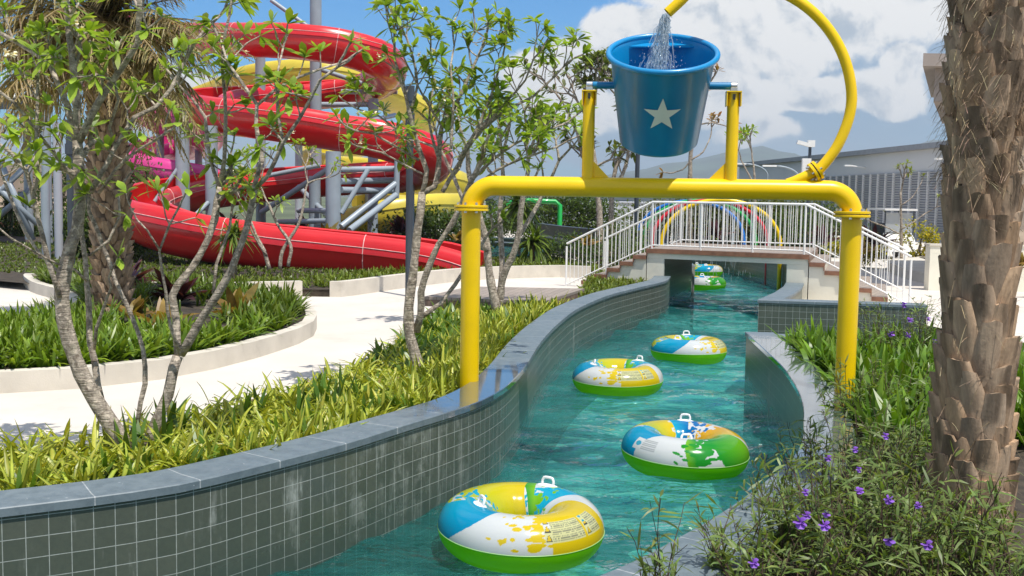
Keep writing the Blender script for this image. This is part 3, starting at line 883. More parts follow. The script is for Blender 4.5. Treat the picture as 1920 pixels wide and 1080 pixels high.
for P in (PL, PR):
    fo = MB()
    fo.lathe([(RP * .9, zel + .004), (.158, zel + .004), (.161, zel + .007), (.161, zel + .024), (.158, zel + .027), (RP * .9, zel + .027)], 40, Matrix.Translation(P))
    fo.lathe([(RP * .9, zel - .027), (.158, zel - .027), (.161, zel - .024), (.161, zel - .007), (.158, zel - .004), (RP * .9, zel - .004)], 40, Matrix.Translation(P))
    fl = fo.build('flange', M['yellow'], fr, True, autosmooth=30)
    gk = MB(); gk.lathe([(.0, zel - .004), (.148, zel - .004), (.148, zel + .004), (0, zel + .004)], 32, Matrix.Translation(P)); gk.build('gasket', M['rubber'], fl)
    for k in range(8):
        q = 2 * PI * (k + .5) / 8; c = P + Vector((.13 * math.cos(q), .13 * math.sin(q), 0))
        b = MB(); b.lathe([(0, zel - .045), (.014, zel - .045), (.014, zel - .03), (.008, zel - .03), (.008, zel + .03), (.014, zel + .03), (.014, zel + .044), (.008, zel + .045), (.008, zel + .053), (0, zel + .053)], 6, Matrix.Translation(c))
        b.build('bolt', M['steel'], fl)
# uprights carrying the bucket
zpv = 3.53
su = [(.68 + .39) / 3.45, (1.975 + .39) / 3.45]
UPR = []
for k, f_ in enumerate(su):
    P = PL + (PR - PL) * f_; UPR.append(P)
    m = MB(); m.tube([P + UP * (ZB + RP * .8), P + UP * (zpv - .05)], .055, 28)
    up_ = m.build('upright', M['yellow'], fr, True, autosmooth=40)
    # bracket plates at the top, open in front
    m = MB()
    R_ = Matrix((ax, ay, UP)).transposed()
    m.box(P + UP * (zpv - .042), (.135, .135, .012), R_); m.box(P + ax * .062 + UP * (zpv - .11), (.01, .13, .12), R_); m.box(P - ax * .062 + UP * (zpv - .11), (.01, .13, .12), R_)
    m.build('bracket', M['yellow'], fr)
    m = MB(); m.box(P - ay * .066 + UP * (zpv - .09), (.022, .012, .05), R_); m.build('slot', M['rubber'], fr)
    # gusset toward the middle
    s_ = 1 if k == 0 else -1
    a_ = P + ax * s_ * .05 + UP * (ZB + .085); tri_ = [a_, a_ + ax * s_ * .15, a_ + UP * .155]
    vs = [p - ay * .006 for p in tri_] + [p + ay * .006 for p in tri_]
    m = MB(); m.add(vs, [(0, 1, 2), (5, 4, 3), (0, 3, 4, 1), (1, 4, 5, 2), (2, 5, 3, 0)]); m.build('gusset', M['yellow'], fr)
    # bearing
    m = MB(); m.lathe([(0, -.03), (.032, -.03), (.036, -.025), (.036, .025), (.032, .03), (0, .03)], 20, Matrix.Translation(P + UP * (zpv + .012)) @ ax.to_track_quat('Z', 'Y').to_matrix().to_4x4())
    m.box(P + UP * (zpv - .022), (.06, .07, .03), R_); m.build('bearing', M['steel'], fr, True, autosmooth=35)
# filling pipe: hoop rising from the beam and curling over the bucket
DP = 9.8
def hp(x, y): 
    r = ray(x, y)
    # meet the frame's own vertical plane
    n = ay; t = (PL - Vector((0, 0, CAMZ))).dot(n) / Vector((r.x, r.y, r.z)).dot(n)
    return Vector((r.x * t, r.y * t, CAMZ + r.z * t))
cx, cy, R0 = 1378, 186, 219
hoop = [hp(1531, 323), hp(1545, 308), hp(1567, 279), hp(1583, 246), hp(1593, 215)] + [hp(cx + R0 * math.cos(a), cy - R0 * math.sin(a)) for a in np.radians(np.arange(0, 113, 8))] + [hp(1277, 1), hp(1252, 24)]
m = MB(); hs = smoothpts(hoop, .05)
m.tube(hs, .048, 24, cap=False); 
m.tube(hs[-3:], .043, 24, cap=False)
m.build('filling_pipe', M['yellow'], fr, True)
m = MB(); m.tube([hp(1476, 345), hp(1490, 340), hp(1527, 323)], .048, 24); m.build('pipe_stub', M['yellow'], fr, True, autosmooth=40)
dir_ = (hp(1540, 313) - hp(1515, 329)).normalized()
m = MB(); MM = Matrix.Translation(hp(1529, 321)) @ dir_.to_track_quat('Z', 'Y').to_matrix().to_4x4()
m.lathe([(.04, -.03), (.092, -.03), (.092, -.006), (.04, -.006)], 28, MM); m.lathe([(.04, .03), (.092, .03), (.092, .006), (.04, .006)], 28, MM)
fl = m.build('flange', M['yellow'], fr, True, autosmooth=30)
m = MB(); m.lathe([(.0, -.006), (.084, -.006), (.084, .006), (0, .006)], 28, MM); m.build('gasket', M['rubber'], fl)
for k in range(6):
    q = 2 * PI * k / 6; m = MB()
    m.lathe([(0, -.05), (.011, -.05), (.011, .05), (0, .05)], 6, MM @ Matrix.Translation((.074 * math.cos(q), .074 * math.sin(q), 0))); m.build('bolt', M['steel'], fl)

# bucket, tilted toward the river mouth
BC = (UPR[0] + UPR[1]) / 2 + UP * (zpv + .012)
tilt = math.radians(27)
RB = Matrix.Translation(BC) @ Matrix((ax, ay, UP)).transposed().to_4x4() @ Matrix.Rotation(tilt, 4, 'X')
bk = empty('tipping_bucket', BC, 'big blue tipping bucket with a white star, hung on the yellow frame', 'bucket')
rt, rb, zt2, zb2 = .475, .362, .31, -.555
m = MB()
m.lathe([(0, zb2), (rb - .02, zb2), (rb, zb2 + .02), (rt - .008, zt2 - .03), (rt, zt2 - .02)], 64, RB)
m.build('shell', M['blue'], bk, True, autosmooth=35)
m = MB(); m.lathe([(rt - .012, zt2 - .01), (rt - .03, zt2 - .05), (rb - .03, zb2 + .04), (0, zb2 + .04)], 64, RB)
m.build('inner_shell', M['blue_in'], bk, True, autosmooth=35)
m = MB(); m.tube([RB @ Vector((rt * 1.015 * math.cos(q), rt * 1.015 * math.sin(q), zt2 - .008)) for q in np.linspace(0, 2 * PI, 73)], .026, 14, cap=False)
m.build('rim', M['blue_in'], bk, True)
# water-guide plate across the back of the mouth
m = MB(); pl = [Vector((r_ * math.cos(q), r_ * math.sin(q), zt2 - .055)) for r_, q in [(rt - .035, a) for a in np.radians(np.linspace(48, 132, 15))]]
m.add([RB @ p for p in pl] + [RB @ (p - Vector((0, 0, .012))) for p in pl], [tuple(range(15)), tuple(range(29, 14, -1))] + [(i, (i + 1) % 15, 15 + (i + 1) % 15, 15 + i) for i in range(15)])
m.build('guide_plate', M['blue_in'], bk)
for k, P in enumerate(UPR):
    s_ = -1 if k == 0 else 1
    m = MB(); m.tube([BC + ax * s_ * .40, P + UP * (zpv + .012) - ax * s_ * .03], .033, 20); m.build('axle', M['blue'], bk, True, autosmooth=40)
# star decal follows the conical wall
def shellpt(a, z, off=.0035):
    r_ = rb + (rt - rb) * (z - zb2) / (zt2 - zb2) + off
    return RB @ Vector((r_ * math.sin(a), -r_ * math.cos(a), z))
st = []; zc = -.115; SR = .168
for k in range(10):
    rr = SR if k % 2 == 0 else SR * .39; q = PI / 2 + k * PI / 5
    st.append((rr * math.cos(q) / .41, zc + rr * math.sin(q)))
m = MB(); n_ = 10
ring = []
for k in range(10):
    a_, b_ = st[k], st[(k + 1) % 10]
    for j in range(6): ring.append((a_[0] + (b_[0] - a_[0]) * j / 6, a_[1] + (b_[1] - a_[1]) * j / 6))
vs = [shellpt(0, zc)]
for lv in (.33, .66, 1.):
    vs += [shellpt(p[0] * lv, zc + (p[1] - zc) * lv) for p in ring]
nr = len(ring); fs = [(0, 1 + i, 1 + (i + 1) % nr) for i in range(nr)]
for l_ in range(2): fs += [(1 + l_ * nr + i, 1 + (l_ + 1) * nr + i, 1 + (l_ + 1) * nr + (i + 1) % nr, 1 + l_ * nr + (i + 1) % nr) for i in range(nr)]
m.add(vs, fs); m.build('star', M['star'], bk, True)
# water falling from the spout
rs = np.random.RandomState(11); rnd = random.Random(11)
tipp = hp(1249, 26); land = RB @ Vector((-.02, .06, -.05))
m = MB()
for i in range(190):
    q = rnd.uniform(0, 2 * PI); rr = .02 * math.sqrt(rnd.random()); ang = rnd.gauss(0, 1)
    e = land + ax * (ang * .085 - .03) + ay * rnd.gauss(0, .05); s0 = tipp + ax * (.03 * math.cos(q)) + ay * .03 * math.sin(q)
    t0 = rnd.random() ** 1.3 * .8; t1 = min(1, t0 + rnd.uniform(.08, .35))
    pp = [s0.lerp(e, t) + Vector((rnd.gauss(0, .006), rnd.gauss(0, .006), .05 * math.sin(t * PI))) for t in np.linspace(t0, t1, 5)]
    m.tube(pp, [.001, .004, .005, .004, .001], 5, cap=False)
for i in range(900):
    t = rnd.random() ** .6; c = tipp.lerp(land, t) + ax * rnd.gauss(-.02 * t, .02 + .10 * t) + ay * rnd.gauss(0, .03 + .07 * t) + UP * rnd.gauss(0, .05 * t)
    r_ = rnd.choice((.002, .003, .003, .004, .006))
    m.lathe([(0, -r_), (r_ * .8, -r_ * .5), (r_, 0), (r_ * .7, r_ * .7), (0, r_ * 1.3)], 6, Matrix.Translation(c))
n0 = len(m.f)
for lay, rk_ in ((0, 1.), (1, .6)):
    vs = []; NA, NB = 40, 26
    for j in range(NB):
        t = j / (NB - 1)
        for k in range(NA):
            q = 2 * PI * k / NA; w_ = mnoise.noise(Vector((math.cos(q) * 2.2, math.sin(q) * 2.2, t * 3 + lay * 9)))
            rx = (.032 + .115 * t ** 1.2) * (1 + .45 * w_) * rk_; ry = (.032 + .045 * t) * (1 + .45 * w_) * rk_
            vs.append(tipp.lerp(land, t) + ax * (rx * math.cos(q) - .03 * t) + ay * (ry * math.sin(q)) + UP * (.05 * math.sin(t * PI)))
    m.add(vs, [(j * NA + k, j * NA + (k + 1) % NA, (j + 1) * NA + (k + 1) % NA, (j + 1) * NA + k) for j in range(NB - 1) for k in range(NA)], mi=1)
o = m.build('water_jet', [M['drops'], M['jet']], None, True); tag(o, 'white splashing water jet falling from the spout into the blue bucket', 'water jet', kind='stuff')
# water lying in the bucket
m = MB(); zz = (BC + UP * -.12).z
# ------------------------------------------------------------------ swim rings
def smooth01(x): x = min(1, max(0, x)); return x * x * (3 - 2 * x)
CY = (.80, .58, .01); CB1 = (.0, .42, .66); CB2 = (.0, .14, .46); CG = (.20, .52, .01); CG2 = (.02, .33, .03); CW = (.74, .75, .78); CYG = (.55, .60, .02)
BOT = (.24, .86, .004)
RM, RT = .385, .212
MOT = [[(207, 26, 46, CB1, (.0, .32, .60), -1, 46), (124, 42, -8, CY, CYG, 1, 46), (80, 7, -30, CG, CG2, -1, 26), (40, 15, 20, CB1, CB1, 1, 36), (336, 25, 24, CY, CY, -1, 48), (300, 6, -4, CY, CY, -1, 30)],
       [(318, 26, -22, CG2, CG, -1, 40), (8, 22, -10, CY, (.8, .42, .01), 1, 36), (88, 15, 16, (.0, .17, .5), CB1, -1, 50), (140, 26, 10, CY, CYG, -1, 40), (198, 27, 36, CB1, (.0, .32, .60), -1, 38), (268, 5, -10, CG, CG2, 1, 26)]]
def ring_colors(UD, Vv, var):
    """UD degrees round the ring, Vv angle of the tube (0 outer equator, 90 top, 180 inner); printed splashes"""
    rr = np.random.RandomState(40 + var); C = np.tile(np.array(CW), (len(UD), 1))
    s = np.clip(Vv / PI, 0, 1)
    for (u0, hw, slant, ca, cb, side, reach) in reversed(MOT[var]):
        c = u0 + slant * (s - .4) + 5 * np.sin(s * 5 + u0)
        du = (UD - c + 180) % 360 - 180
        fing = np.zeros_like(s)
        for k in range(8):          # fingers along the splashing edge
            s0 = rr.uniform(.02, .95); wd_ = rr.uniform(.03, .07); ln = rr.uniform(5, 18)
            fing = np.maximum(fing, ln * np.sqrt(np.clip(1 - ((s - s0) / wd_) ** 2, 0, 1)))
        ed = du * side
        m = (ed > -hw - 1.2 * np.sin(s * 9 + u0)) & (ed < hw + fing)
        for k in range(34):          # thrown drops
            t_ = rr.rand() ** 1.4; e0 = hw + 8 + reach * t_; s0 = rr.uniform(.04, .96); a_ = rr.uniform(2.2, 6.5) * (1.15 - .7 * t_); b_ = rr.uniform(.016, .040) * (1.2 - .6 * t_); q = rr.uniform(-.5, .5)
            x_ = (ed - e0); y_ = (s - s0) - q * x_ * .006
            m |= (x_ / a_) ** 2 + (y_ / b_) ** 2 < 1
        t = np.clip((du + hw) / (2 * hw), 0, 1)[:, None]
        C[m] = (np.array(ca) * (1 - t) + np.array(cb) * t)[m]
    C[np.sin(Vv) < -.02] = BOT
    return C

def label_color(ud, v, var, base):
    s = math.degrees(v)
    u0, u1 = (286, 340) if var == 0 else (205, 232)
    if not (u0 < ud < u1 and 22 < s < 78): return base
    fu = (ud - u0) / (u1 - u0); fs = (s - 22) / 56
    if var == 1:
        if fs > .6: return base
        return (.05, .4, .6) if (fu - .2) ** 2 * 3 + (fs - .3) ** 2 * 3 < .05 else ((.45, .47, .5) if int(fs * 20) % 2 and fu > .4 else CW)
    pale = (.72, .70, .36)
    if .62 < fu < .66: return base
    if fs > .8: return base
    if fu < .1 or (.66 <= fu < .77):
        d = (fs * 3) % 1
        if fu > .6 and fs > .5: return (.0, .36, .62) if (d - .45) ** 2 + ((fu - .715) * 12) ** 2 < .14 else pale
        if abs((fu - (.05 if fu < .5 else .715)) * 14) < .75 * (1 - d) and .12 < d < .85:
            return (.78, .55, .02) if d > .25 and abs((fu - (.05 if fu < .5 else .715)) * 14) < .55 * (1 - d) else (.05, .05, .05)
        return CW if fs > .55 else pale
    if int(fs * 26) % 2 and .04 < fs < .76:
        if mnoise.noise(Vector((fu * 60, int(fs * 26) * 3.1, 1))) > -.25: return (.30, .30, .20)
    return pale
NU, NV = 640, 224
def ring_mesh(var):
    V = []; C = []
    Ug, Vg = np.meshgrid(2 * PI * np.arange(NU) / NU, 2 * PI * np.arange(NV) / NV, indexing='ij'); Vg2 = np.where(Vg < 1.5 * PI, Vg, Vg - 2 * PI)
    CC = ring_colors(np.degrees(Ug).ravel(), Vg2.ravel(), var)
    for i in range(NU):
        u = 2 * PI * i / NU
        for j in range(NV):
            v = 2 * PI * j / NV
            w = RT * (1 + .012 * math.sin(u * 16) * max(0, -math.cos(v)))
            r = RM + w * math.cos(v)
            V.append((r * math.cos(u), r * math.sin(u), RT * .93 * math.sin(v)))
            c = tuple(CC[i * NV + j])
            C.append(label_color(math.degrees(u), v if v < PI else 0, var, c))
    idx = np.arange(NU * NV).reshape(NU, NV); a = idx; b = np.roll(idx, -1, 0); c_ = np.roll(np.roll(idx, -1, 0), -1, 1); d = np.roll(idx, -1, 1)
    return np.array(V), np.stack([a.ravel(), b.ravel(), c_.ravel(), d.ravel()], 1), np.array(C)
def vinyl():
    t = NT('printed_vinyl'); a = t.n('Attribute', attribute_name='Col').outputs['Color']; o = t.coord()
    wr = t.noise(t.vmap(o, (5, 5, 5)), 1., 3, .5)
    p = t.principled(a, .16, 0, t.bump(wr, .12, .02), coat=.25)
    tr = t.n('BsdfTranslucent'); t.l(a, tr.inputs['Color'])
    sep = t.n('SeparateXYZ'); t.l(o, sep.inputs[0])
    mx = t.n('MixShader'); t.l(t.ramp(sep.outputs['Z'], -.02, .0, .66, .34), mx.inputs[0]); t.l(p, mx.inputs[1]); t.l(tr.outputs[0], mx.inputs[2])
    return t.done(mx.outputs[0])
M['vinyl'] = vinyl()
M['handle'] = surf('white_plastic_handle', (.8, .8, .8), .3, var=.03)
def make_ring(name, var, label, hands):
    root = empty(name, (0, 0, 0), label, 'swim ring', 'inflatable rings floating down the river')
    V, Fq, C = ring_mesh(var)
    b = np_mesh('tube_body', V, Fq, C, M['vinyl'], root, True)
    sm = MB(); sm.tube([((RM + RT + .001) * math.cos(q), (RM + RT + .001) * math.sin(q), -.004) for q in np.linspace(0, 2 * PI, 97)], .0028, 6, cap=False, col=(.34, .6, .2)); sm.build('weld_seam', M['vc'], root, True)
    for ud, vd in hands:
        u = math.radians(ud); v = math.radians(vd)
        nrm = Vector((math.cos(v) * math.cos(u), math.cos(v) * math.sin(u), math.sin(v)))
        p = Vector(((RM + RT * math.cos(v)) * math.cos(u), (RM + RT * math.cos(v)) * math.sin(u), RT * .93 * math.sin(v)))
        tg = Vector((-math.sin(u), math.cos(u), 0)); bt = nrm.cross(tg)
        h = MB()
        R_ = Matrix((tg, bt, nrm)).transposed().to_4x4()
        T = Matrix.Translation(p - nrm * .012) @ R_
        h.lathe([(0, .024), (.45, .022), (.8, .014), (1., .002), (1.0, -.004)], 28, T @ Matrix.Diagonal((.095, .05, 1, 1)))
        hb = h.build('handle_base', M['handle'], root, True)
        h = MB(); arch = [(-.046, .0), (-.045, .035), (-.034, .055), (.0, .058), (.034, .055), (.045, .035), (.046, 0)]
        h.tube(smoothpts([T @ Vector((x, 0, z + .012)) for x, z in arch], .012), .0105, 10)
        h.build('handle_grip', M['handle'], hb, True)
    return root
ringA = make_ring('swim_ring', 0, 'yellow, blue and white swim ring closest to the camera, warning label facing front', [(62, 82), (203, 108)])
ringB = make_ring('swim_ring', 1, 'swim ring with a bright green patch and dark blue handle end, near the right bank', [(82, 80), (262, 126)])
def put(r, px, py, rz, tx=0., ty=0.):
    p = at(px, py, .165); r.location = (p.x, p.y, .158); r.rotation_euler = (tx, ty, math.radians(rz))
put(ringA, 977, 984, 0, .03, .02); put(ringB, 1284, 843, 0, .02, .03)
c_ = copy_tree(ringA, (0, 0, 0), 0, 'swim ring beneath the yellow beam on the left, printed notices along its front'); put(c_, 1158, 708, -22, .02)
c_ = copy_tree(ringA, (0, 0, 0), 0, 'fourth swim ring out, big light blue patch in front, nearest the short tiled wall'); put(c_, 1291, 655, 24, -.02)
c_ = copy_tree(ringB, (0, 0, 0), 0, 'green and white swim ring half hidden in the bridge opening'); put(c_, 1322, 531, 10)
c_ = copy_tree(ringA, (0, 0, 0), 0, 'farthest swim ring, pale yellow, just under the bridge slab'); put(c_, 1322, 507, 60)
# ------------------------------------------------------------------ water slides
PROF = [(.50, .43), (.56, .465), (.64, .44), (.72, .33), (.765, .18), (.775, .03), (.735, .02), (.715, -.14), (.62, -.36), (.46, -.53), (.24, -.64), (0, -.68),
        (-.24, -.64), (-.46, -.53), (-.62, -.36), (-.715, -.14), (-.735, .02), (-.775, .03), (-.765, .18), (-.72, .33), (-.64, .44), (-.56, .465), (-.50, .43),
        (-.515, .2), (-.50, -.1), (-.42, -.34), (-.26, -.5), (0, -.56), (.26, -.5), (.42, -.34), (.50, -.1), (.515, .2)]
def frames(path):
    out = []; n = len(path)
    for i in range(n):
        t = (path[min(i + 1, n - 1)] - path[max(i - 1, 0)]); t.normalize()
        side = Vector((-t.y, t.x, 0)).normalized(); up = t.cross(side) * 1.0
        if up.z < 0: up = -up
        out.append((path[i], side, up, t))
    return out
def flume(root, path, mat, scale=1.15, seam=3.0, prof=PROF, seammat=None, tubec=False):
    P = smoothpts(path, .35); fr_ = frames(P); m = MB(); k = len(prof); n = len(P)
    # bank the trough into its bends
    bank = []
    for i in range(n):
        a = fr_[max(i - 4, 0)][3]; b = fr_[min(i + 4, n - 1)][3]
        L = max(.1, (P[min(i + 4, n - 1)] - P[max(i - 4, 0)]).length)
        bank.append(max(-.28, min(.28, -.55 * (a.x * b.y - a.y * b.x) / L)))
    vs = []
    for (p, s, u, t), bk_ in zip(fr_, bank):
        s2 = s * math.cos(bk_) + u * math.sin(bk_); u2 = u * math.cos(bk_) - s * math.sin(bk_)
        sc_ = scale(p.z) if callable(scale) else scale
        vs += [p + s2 * (w_ * sc_) + u2 * (h_ * sc_) for w_, h_ in prof]
    fs = []
    for i in range(n - 1):
        for j in range(k): fs.append((i * k + j, (i + 1) * k + j, (i + 1) * k + (j + 1) % k, i * k + (j + 1) % k))
    fs += [tuple(range(k)), tuple((n - 1) * k + j for j in range(k - 1, -1, -1))]
    m.add(vs, fs)
    o = m.build('flume', mat, root, True, autosmooth=38)
    bm = bmesh.new(); bm.from_mesh(o.data); bmesh.ops.recalc_face_normals(bm, faces=bm.faces); bm.to_mesh(o.data); bm.free()
    if seammat:
        acc = 0; last = 0
        for i in range(1, n):
            acc += (P[i] - P[i - 1]).length
            if acc - last > seam:
                last = acc; sm = MB(); nn = 22
                pts = [vs[i * k + j] + (vs[i * k + j] - P[i]).normalized() * .006 for j in range(1, nn)]
                sm.tube(pts, .014, 5); sm.build('joint_seam', seammat, root)
        if seam < 50:
            for e in (4, 18):
                sm = MB(); sm.tube([vs[i * k + e] + (vs[i * k + e] - P[i]).normalized() * .004 for i in range(n)], .011, 5); sm.build('flange_line', seammat, root)
    return P
def A3(lst): return [atd(*p) for p in lst]
red = empty('water_slide', atd(620, 500, 31) * 1, 'big red spiral water slide with open trough winding behind the frangipani trees', 'water slide')
redp = [(190, 30, 58), (270, 50, 51), (350, 64, 45), (450, 71, 39.8), (560, 76, 38), (650, 90, 38), (708, 112, 38.7), (726, 138, 40.8), (690, 162, 43), (600, 174, 43.5), (500, 182, 42), (410, 190, 39.5), (380, 202, 37), (430, 214, 35), (520, 226, 34), (620, 242, 34), (720, 260, 34), (788, 285, 34.6), (808, 310, 36.6), (765, 325, 39), (680, 330, 40), (540, 340, 40), (400, 354, 38), (300, 372, 35.5), (258, 393, 32.5), (284, 414, 30.3), (360, 434, 29.3), (490, 454, 29), (620, 468, 28.8), (740, 480, 28.6), (830, 493, 28.4), (888, 510, 28.2)]
RP_ = flume(red, A3(redp), M['red'], lambda z: 1.12 - .14 * min(1, max(0, (z - 1.6) / 2.)), 3.6, seammat=M['seam'])
def column(root, px, ytop, d, r, name='column', ybase=None):
    p = atd(px, ytop, d); m = MB(); m.tube([Vector((p.x, p.y, ZP)), p], r, 20); 
    c = m.build(name, M['grey'], root, True, autosmooth=40)
    m = MB(); m.lathe([(0, ZP + .03), (r * 1.7, ZP + .03), (r * 1.7, ZP + .0)], 20, Matrix.Translation((p.x, p.y, 0))); m.lathe([(r * 1.02, ZP + .14), (r * 1.3, ZP + .14), (r * 1.3, ZP + .18), (r * 1.02, ZP + .18)], 20, Matrix.Translation((p.x, p.y, 0)))
    m.build('base_plate', M['grey'], c)
    return p
for px, yt, d, r in [(341, 186, 35.5, .23), (396, 236, 34.2, .20), (625, 284, 32.4, .23), (592, -60, 41, .22), (488, 96, 41, .19), (590, 330, 37, .2), (603, 420, 36, .2), (700, 185, 42, .2), (770, 320, 37.5, .14)]:
    column(red, px, yt, d, r)
def strut(root, a, b, r=.07):
    m = MB(); m.tube([atd(*a), atd(*b)], r, 10); m.build('strut', M['grey'], root, True, autosmooth=40)
for a, b, r in [((632, 318, 32.4), (745, 316, 33.5), .09), ((638, 340, 32.4), (742, 338, 35), .1), ((640, 356, 32.4), (740, 358, 34), .1), ((640, 425, 31.8), (742, 344, 33.2), .1), ((655, 432, 31), (742, 366, 33.0), .1), ((640, 400, 32.4), (690, 318, 32.8), .08), ((745, 300, 33.2), (743, 372, 33.2), .09),
                ((560, 395, 36), (640, 395, 33), .09), ((520, 416, 36), (632, 414, 33), .09), ((490, 398, 36), (618, 315, 34), .09), ((500, 330, 37), (600, 310, 37), .08), ((350, 262, 35.5), (330, 330, 35.5), .07), ((600, 130, 41), (735, 175, 42), .09), ((585, 55, 41), (508, 0, 41), .08), ((640, 172, 42), (745, 172, 42), .1), ((600, 196, 42), (720, 196, 42), .1),
                ((345, 300, 35.5), (290, 378, 35), .07), ((390, 380, 34), (350, 420, 33), .07), ((640, 240, 34.4), (740, 216, 41), .09), ((560, 350, 39), (610, 400, 36), .09)]:
    strut(red, a, b, r)
for px, py, d in [(370, 466, 30.2), (560, 492, 29.3), (700, 500, 29), (455, 478, 29.5)]:   # saddles under the last run
    p = atd(px, py, d); m = MB(); m.tube([Vector((p.x, p.y, ZP)), Vector((p.x, p.y, p.z + .15))], .1, 10); m.build('support_leg', M['grey'], red, True, autosmooth=40)
pink = empty('water_slide', atd(300, 430, 46), 'pink water slide partly hidden behind the palm and grey posts', 'water slide')
flume(pink, A3([(120, 120, 50), (200, 160, 48), (262, 196, 46), (300, 218, 45), (345, 236, 45), (385, 252, 47), (378, 268, 50), (320, 276, 51), (270, 290, 49), (255, 305, 46), (290, 318, 45), (350, 332, 45), (400, 345, 47), (390, 360, 50), (300, 370, 50), (240, 382, 48), (235, 395, 46)]), M['pink'], 1.05, 60)
for px, yt, d, r in [(300, 232, 45.5, .16), (268, 300, 47.5, .16), (372, 258, 48, .16)]: column(pink, px, yt, d, r)
yel = empty('water_slide', atd(690, 440, 48), 'pale yellow water slide behind the red one', 'water slide')
flume(yel, A3([(340, 200, 56), (420, 172, 54), (480, 148, 52), (560, 138, 51), (640, 146, 51), (700, 170, 53), (760, 196, 55), (790, 222, 56), (770, 250, 57), (700, 262, 58), (620, 280, 57), (590, 300, 54), (640, 312, 52), (720, 322, 50), (800, 335, 49), (850, 350, 50), (840, 368, 52), (760, 378, 53), (690, 388, 50)]), M['yslide'], 1.15, 60)
flume(yel, A3([(560, 445, 46), (640, 428, 45), (690, 412, 44), (740, 398, 44), (800, 388, 45), (860, 384, 47)]), M['yslide'], 1.1, 60)
for px, yt, d, r in [(560, 150, 52, .18), (690, 330, 51, .18), (650, 420, 45, .16), (690, 405, 45.5, .2), (800, 345, 50, .16)]: column(yel, px, yt, d, r)

# slide tower platform at the far left
tw = empty('slide_tower', atd(0, 430, 40), 'grey steel slide tower platform with white railing, far left behind branches', 'tower')
def W(px, py, d): return atd(px, py, d)
m = MB(); a = W(-120, 205, 38); b = W(66, 205, 38); a2 = W(-120, 205, 44); b2 = W(60, 205, 44)
m.hexa([a, b, b2, a2], [p + UP * .5 for p in (a, b, b2, a2)]); m.build('platform', M['dgrey'], tw)
m = MB(); a = W(-120, 180, 38); b = W(66, 182, 38); m.tube([a, b], .05, 6); m.tube([a + UP * 1.1, b + UP * 1.1], .04, 6)
for i in range(40):
    p = a.lerp(b, i / 39); m.tube([p, p + UP * 1.1], .018, 4, cap=False)
m.build('railing', M['whitepaint'], tw)
for px, d in [(85, 39), (-60, 39), (50, 43)]:
    p = W(px, 205, d); m = MB(); m.tube([Vector((p.x, p.y, ZP)), p], .17, 14); m.build('column', M['grey'], tw, True, autosmooth=40)
for a, b in [((-40, 400, 39), (60, 300, 39)), ((-60, 300, 39), (70, 420, 39)), ((-30, 430, 40), (55, 355, 40)), ((0, 300, 39), (62, 450, 39))]:
    m = MB(); m.tube([W(*a), W(*b)], .11, 10); m.build('brace', M['grey'], tw, True)
# lamp posts and thin masts
def post(px, ytop, ybase, d, r, mat, label, name='lamp_post', head=None):
    p = atd(px, ytop, d); z0 = ZP if ybase is None else atd(px, ybase, d).z
    root = empty(name, (p.x, p.y, z0), label, 'lamp post')
    m = MB(); m.tube([Vector((p.x, p.y, z0)), p], r, 12); m.build('mast', mat, root, True, autosmooth=40)
    if head == 'can':
        m = MB(); m.tube([p, p + UP * .32], r * 1.25, 12); m.build('lamp_head', mat, root, True, autosmooth=40)
        m = MB(); m.tube([p - UP * .5, p - UP * .25], r * 1.3, 12); m.build('collar', mat, root, True, autosmooth=40)
    return root
post(769, 190, None, 22.5, .075, M['dgrey'], 'slim dark lamp post rising beside the middle frangipani tree', head='can')
post(1198, 200, None, 40, .085, M['dgrey'], 'dark lamp post directly under the blue bucket', head='can')
post(130, 250, None, 26, .085, M['dgrey'], 'dark lamp post behind the left frangipani trunk', head='can')
post(84, 330, None, 30, .12, M['grey'], 'pale grey post at the left edge by the road')
post(106, 230, None, 31, .12, M['louvre'], 'pale thin pillar by the road, left of the palm')

# ------------------------------------------------------------------ background right: louvred hall
hl = empty('louvred_hall', (24, 70, ZP), 'long grey industrial hall with louvred wall and sloping roof edge', 'building')
w0 = Vector((26.6, 34, 0)); w1 = Vector((24, 60, 0)); w2 = Vector((23.1, 77, 0)); w3 = Vector((21.0, 100, 0))
wd = (w3 - w0).normalized(); wn = Vector((-wd.y, wd.x, 0))   # towards the river
if wn.x > 0: wn = -wn
LH = (w3 - w0).length; ZT = 5.75
m = MB(); q = [w0, w3, w3 - wn * 18, w0 - wn * 18]
m.hexa([Vector((p.x, p.y, ZP)) for p in q], [Vector((p.x, p.y, ZT)) for p in q]); m.build('wall', M['wallgrey'], hl)
m = MB(); q = [w0 + wn * .35 - wd * .3, w3 + wn * .35, w3 - wn * 18.3, w0 - wn * 18.3 - wd * .3]
m.hexa([Vector((p.x, p.y, ZT + .003)) for p in q], [Vector((p.x, p.y, ZT + .32)) for p in q]); m.build('roof', M['roofgrey'], hl)
bay = 1.15; nb = 40; z0, z1 = .55, 4.45
for i in range(nb):
    a = w0 + wd * (2 + i * bay); b = a + wd * (bay - .09)
    m = MB()
    for k in range(26):
        z = z0 + (z1 - z0) * (k + .5) / 26
        c = (a + b) / 2 + wn * .09 + UP * z
        R_ = Matrix((wd, wn, UP)).transposed() @ Matrix.Rotation(math.radians(38), 3, 'X')
        m.box(c, (bay - .1, .13, .012), R_)
    m.build('louvre_panel', M['louvre'], hl)
m = MB()
for i in range(nb + 1):
    a = w0 + wd * (2 + i * bay - .045) + wn * .1; m.box(a + UP * (z0 + z1) / 2, (.035, .2, z1 - z0), Matrix((wd, wn, UP)).transposed())
mu = m.build('mullions', M['whitepaint'], hl)
m = MB()
a = w0 + wd * 2 + wn * .02; b = w0 + wd * (2 + nb * bay) + wn * .02
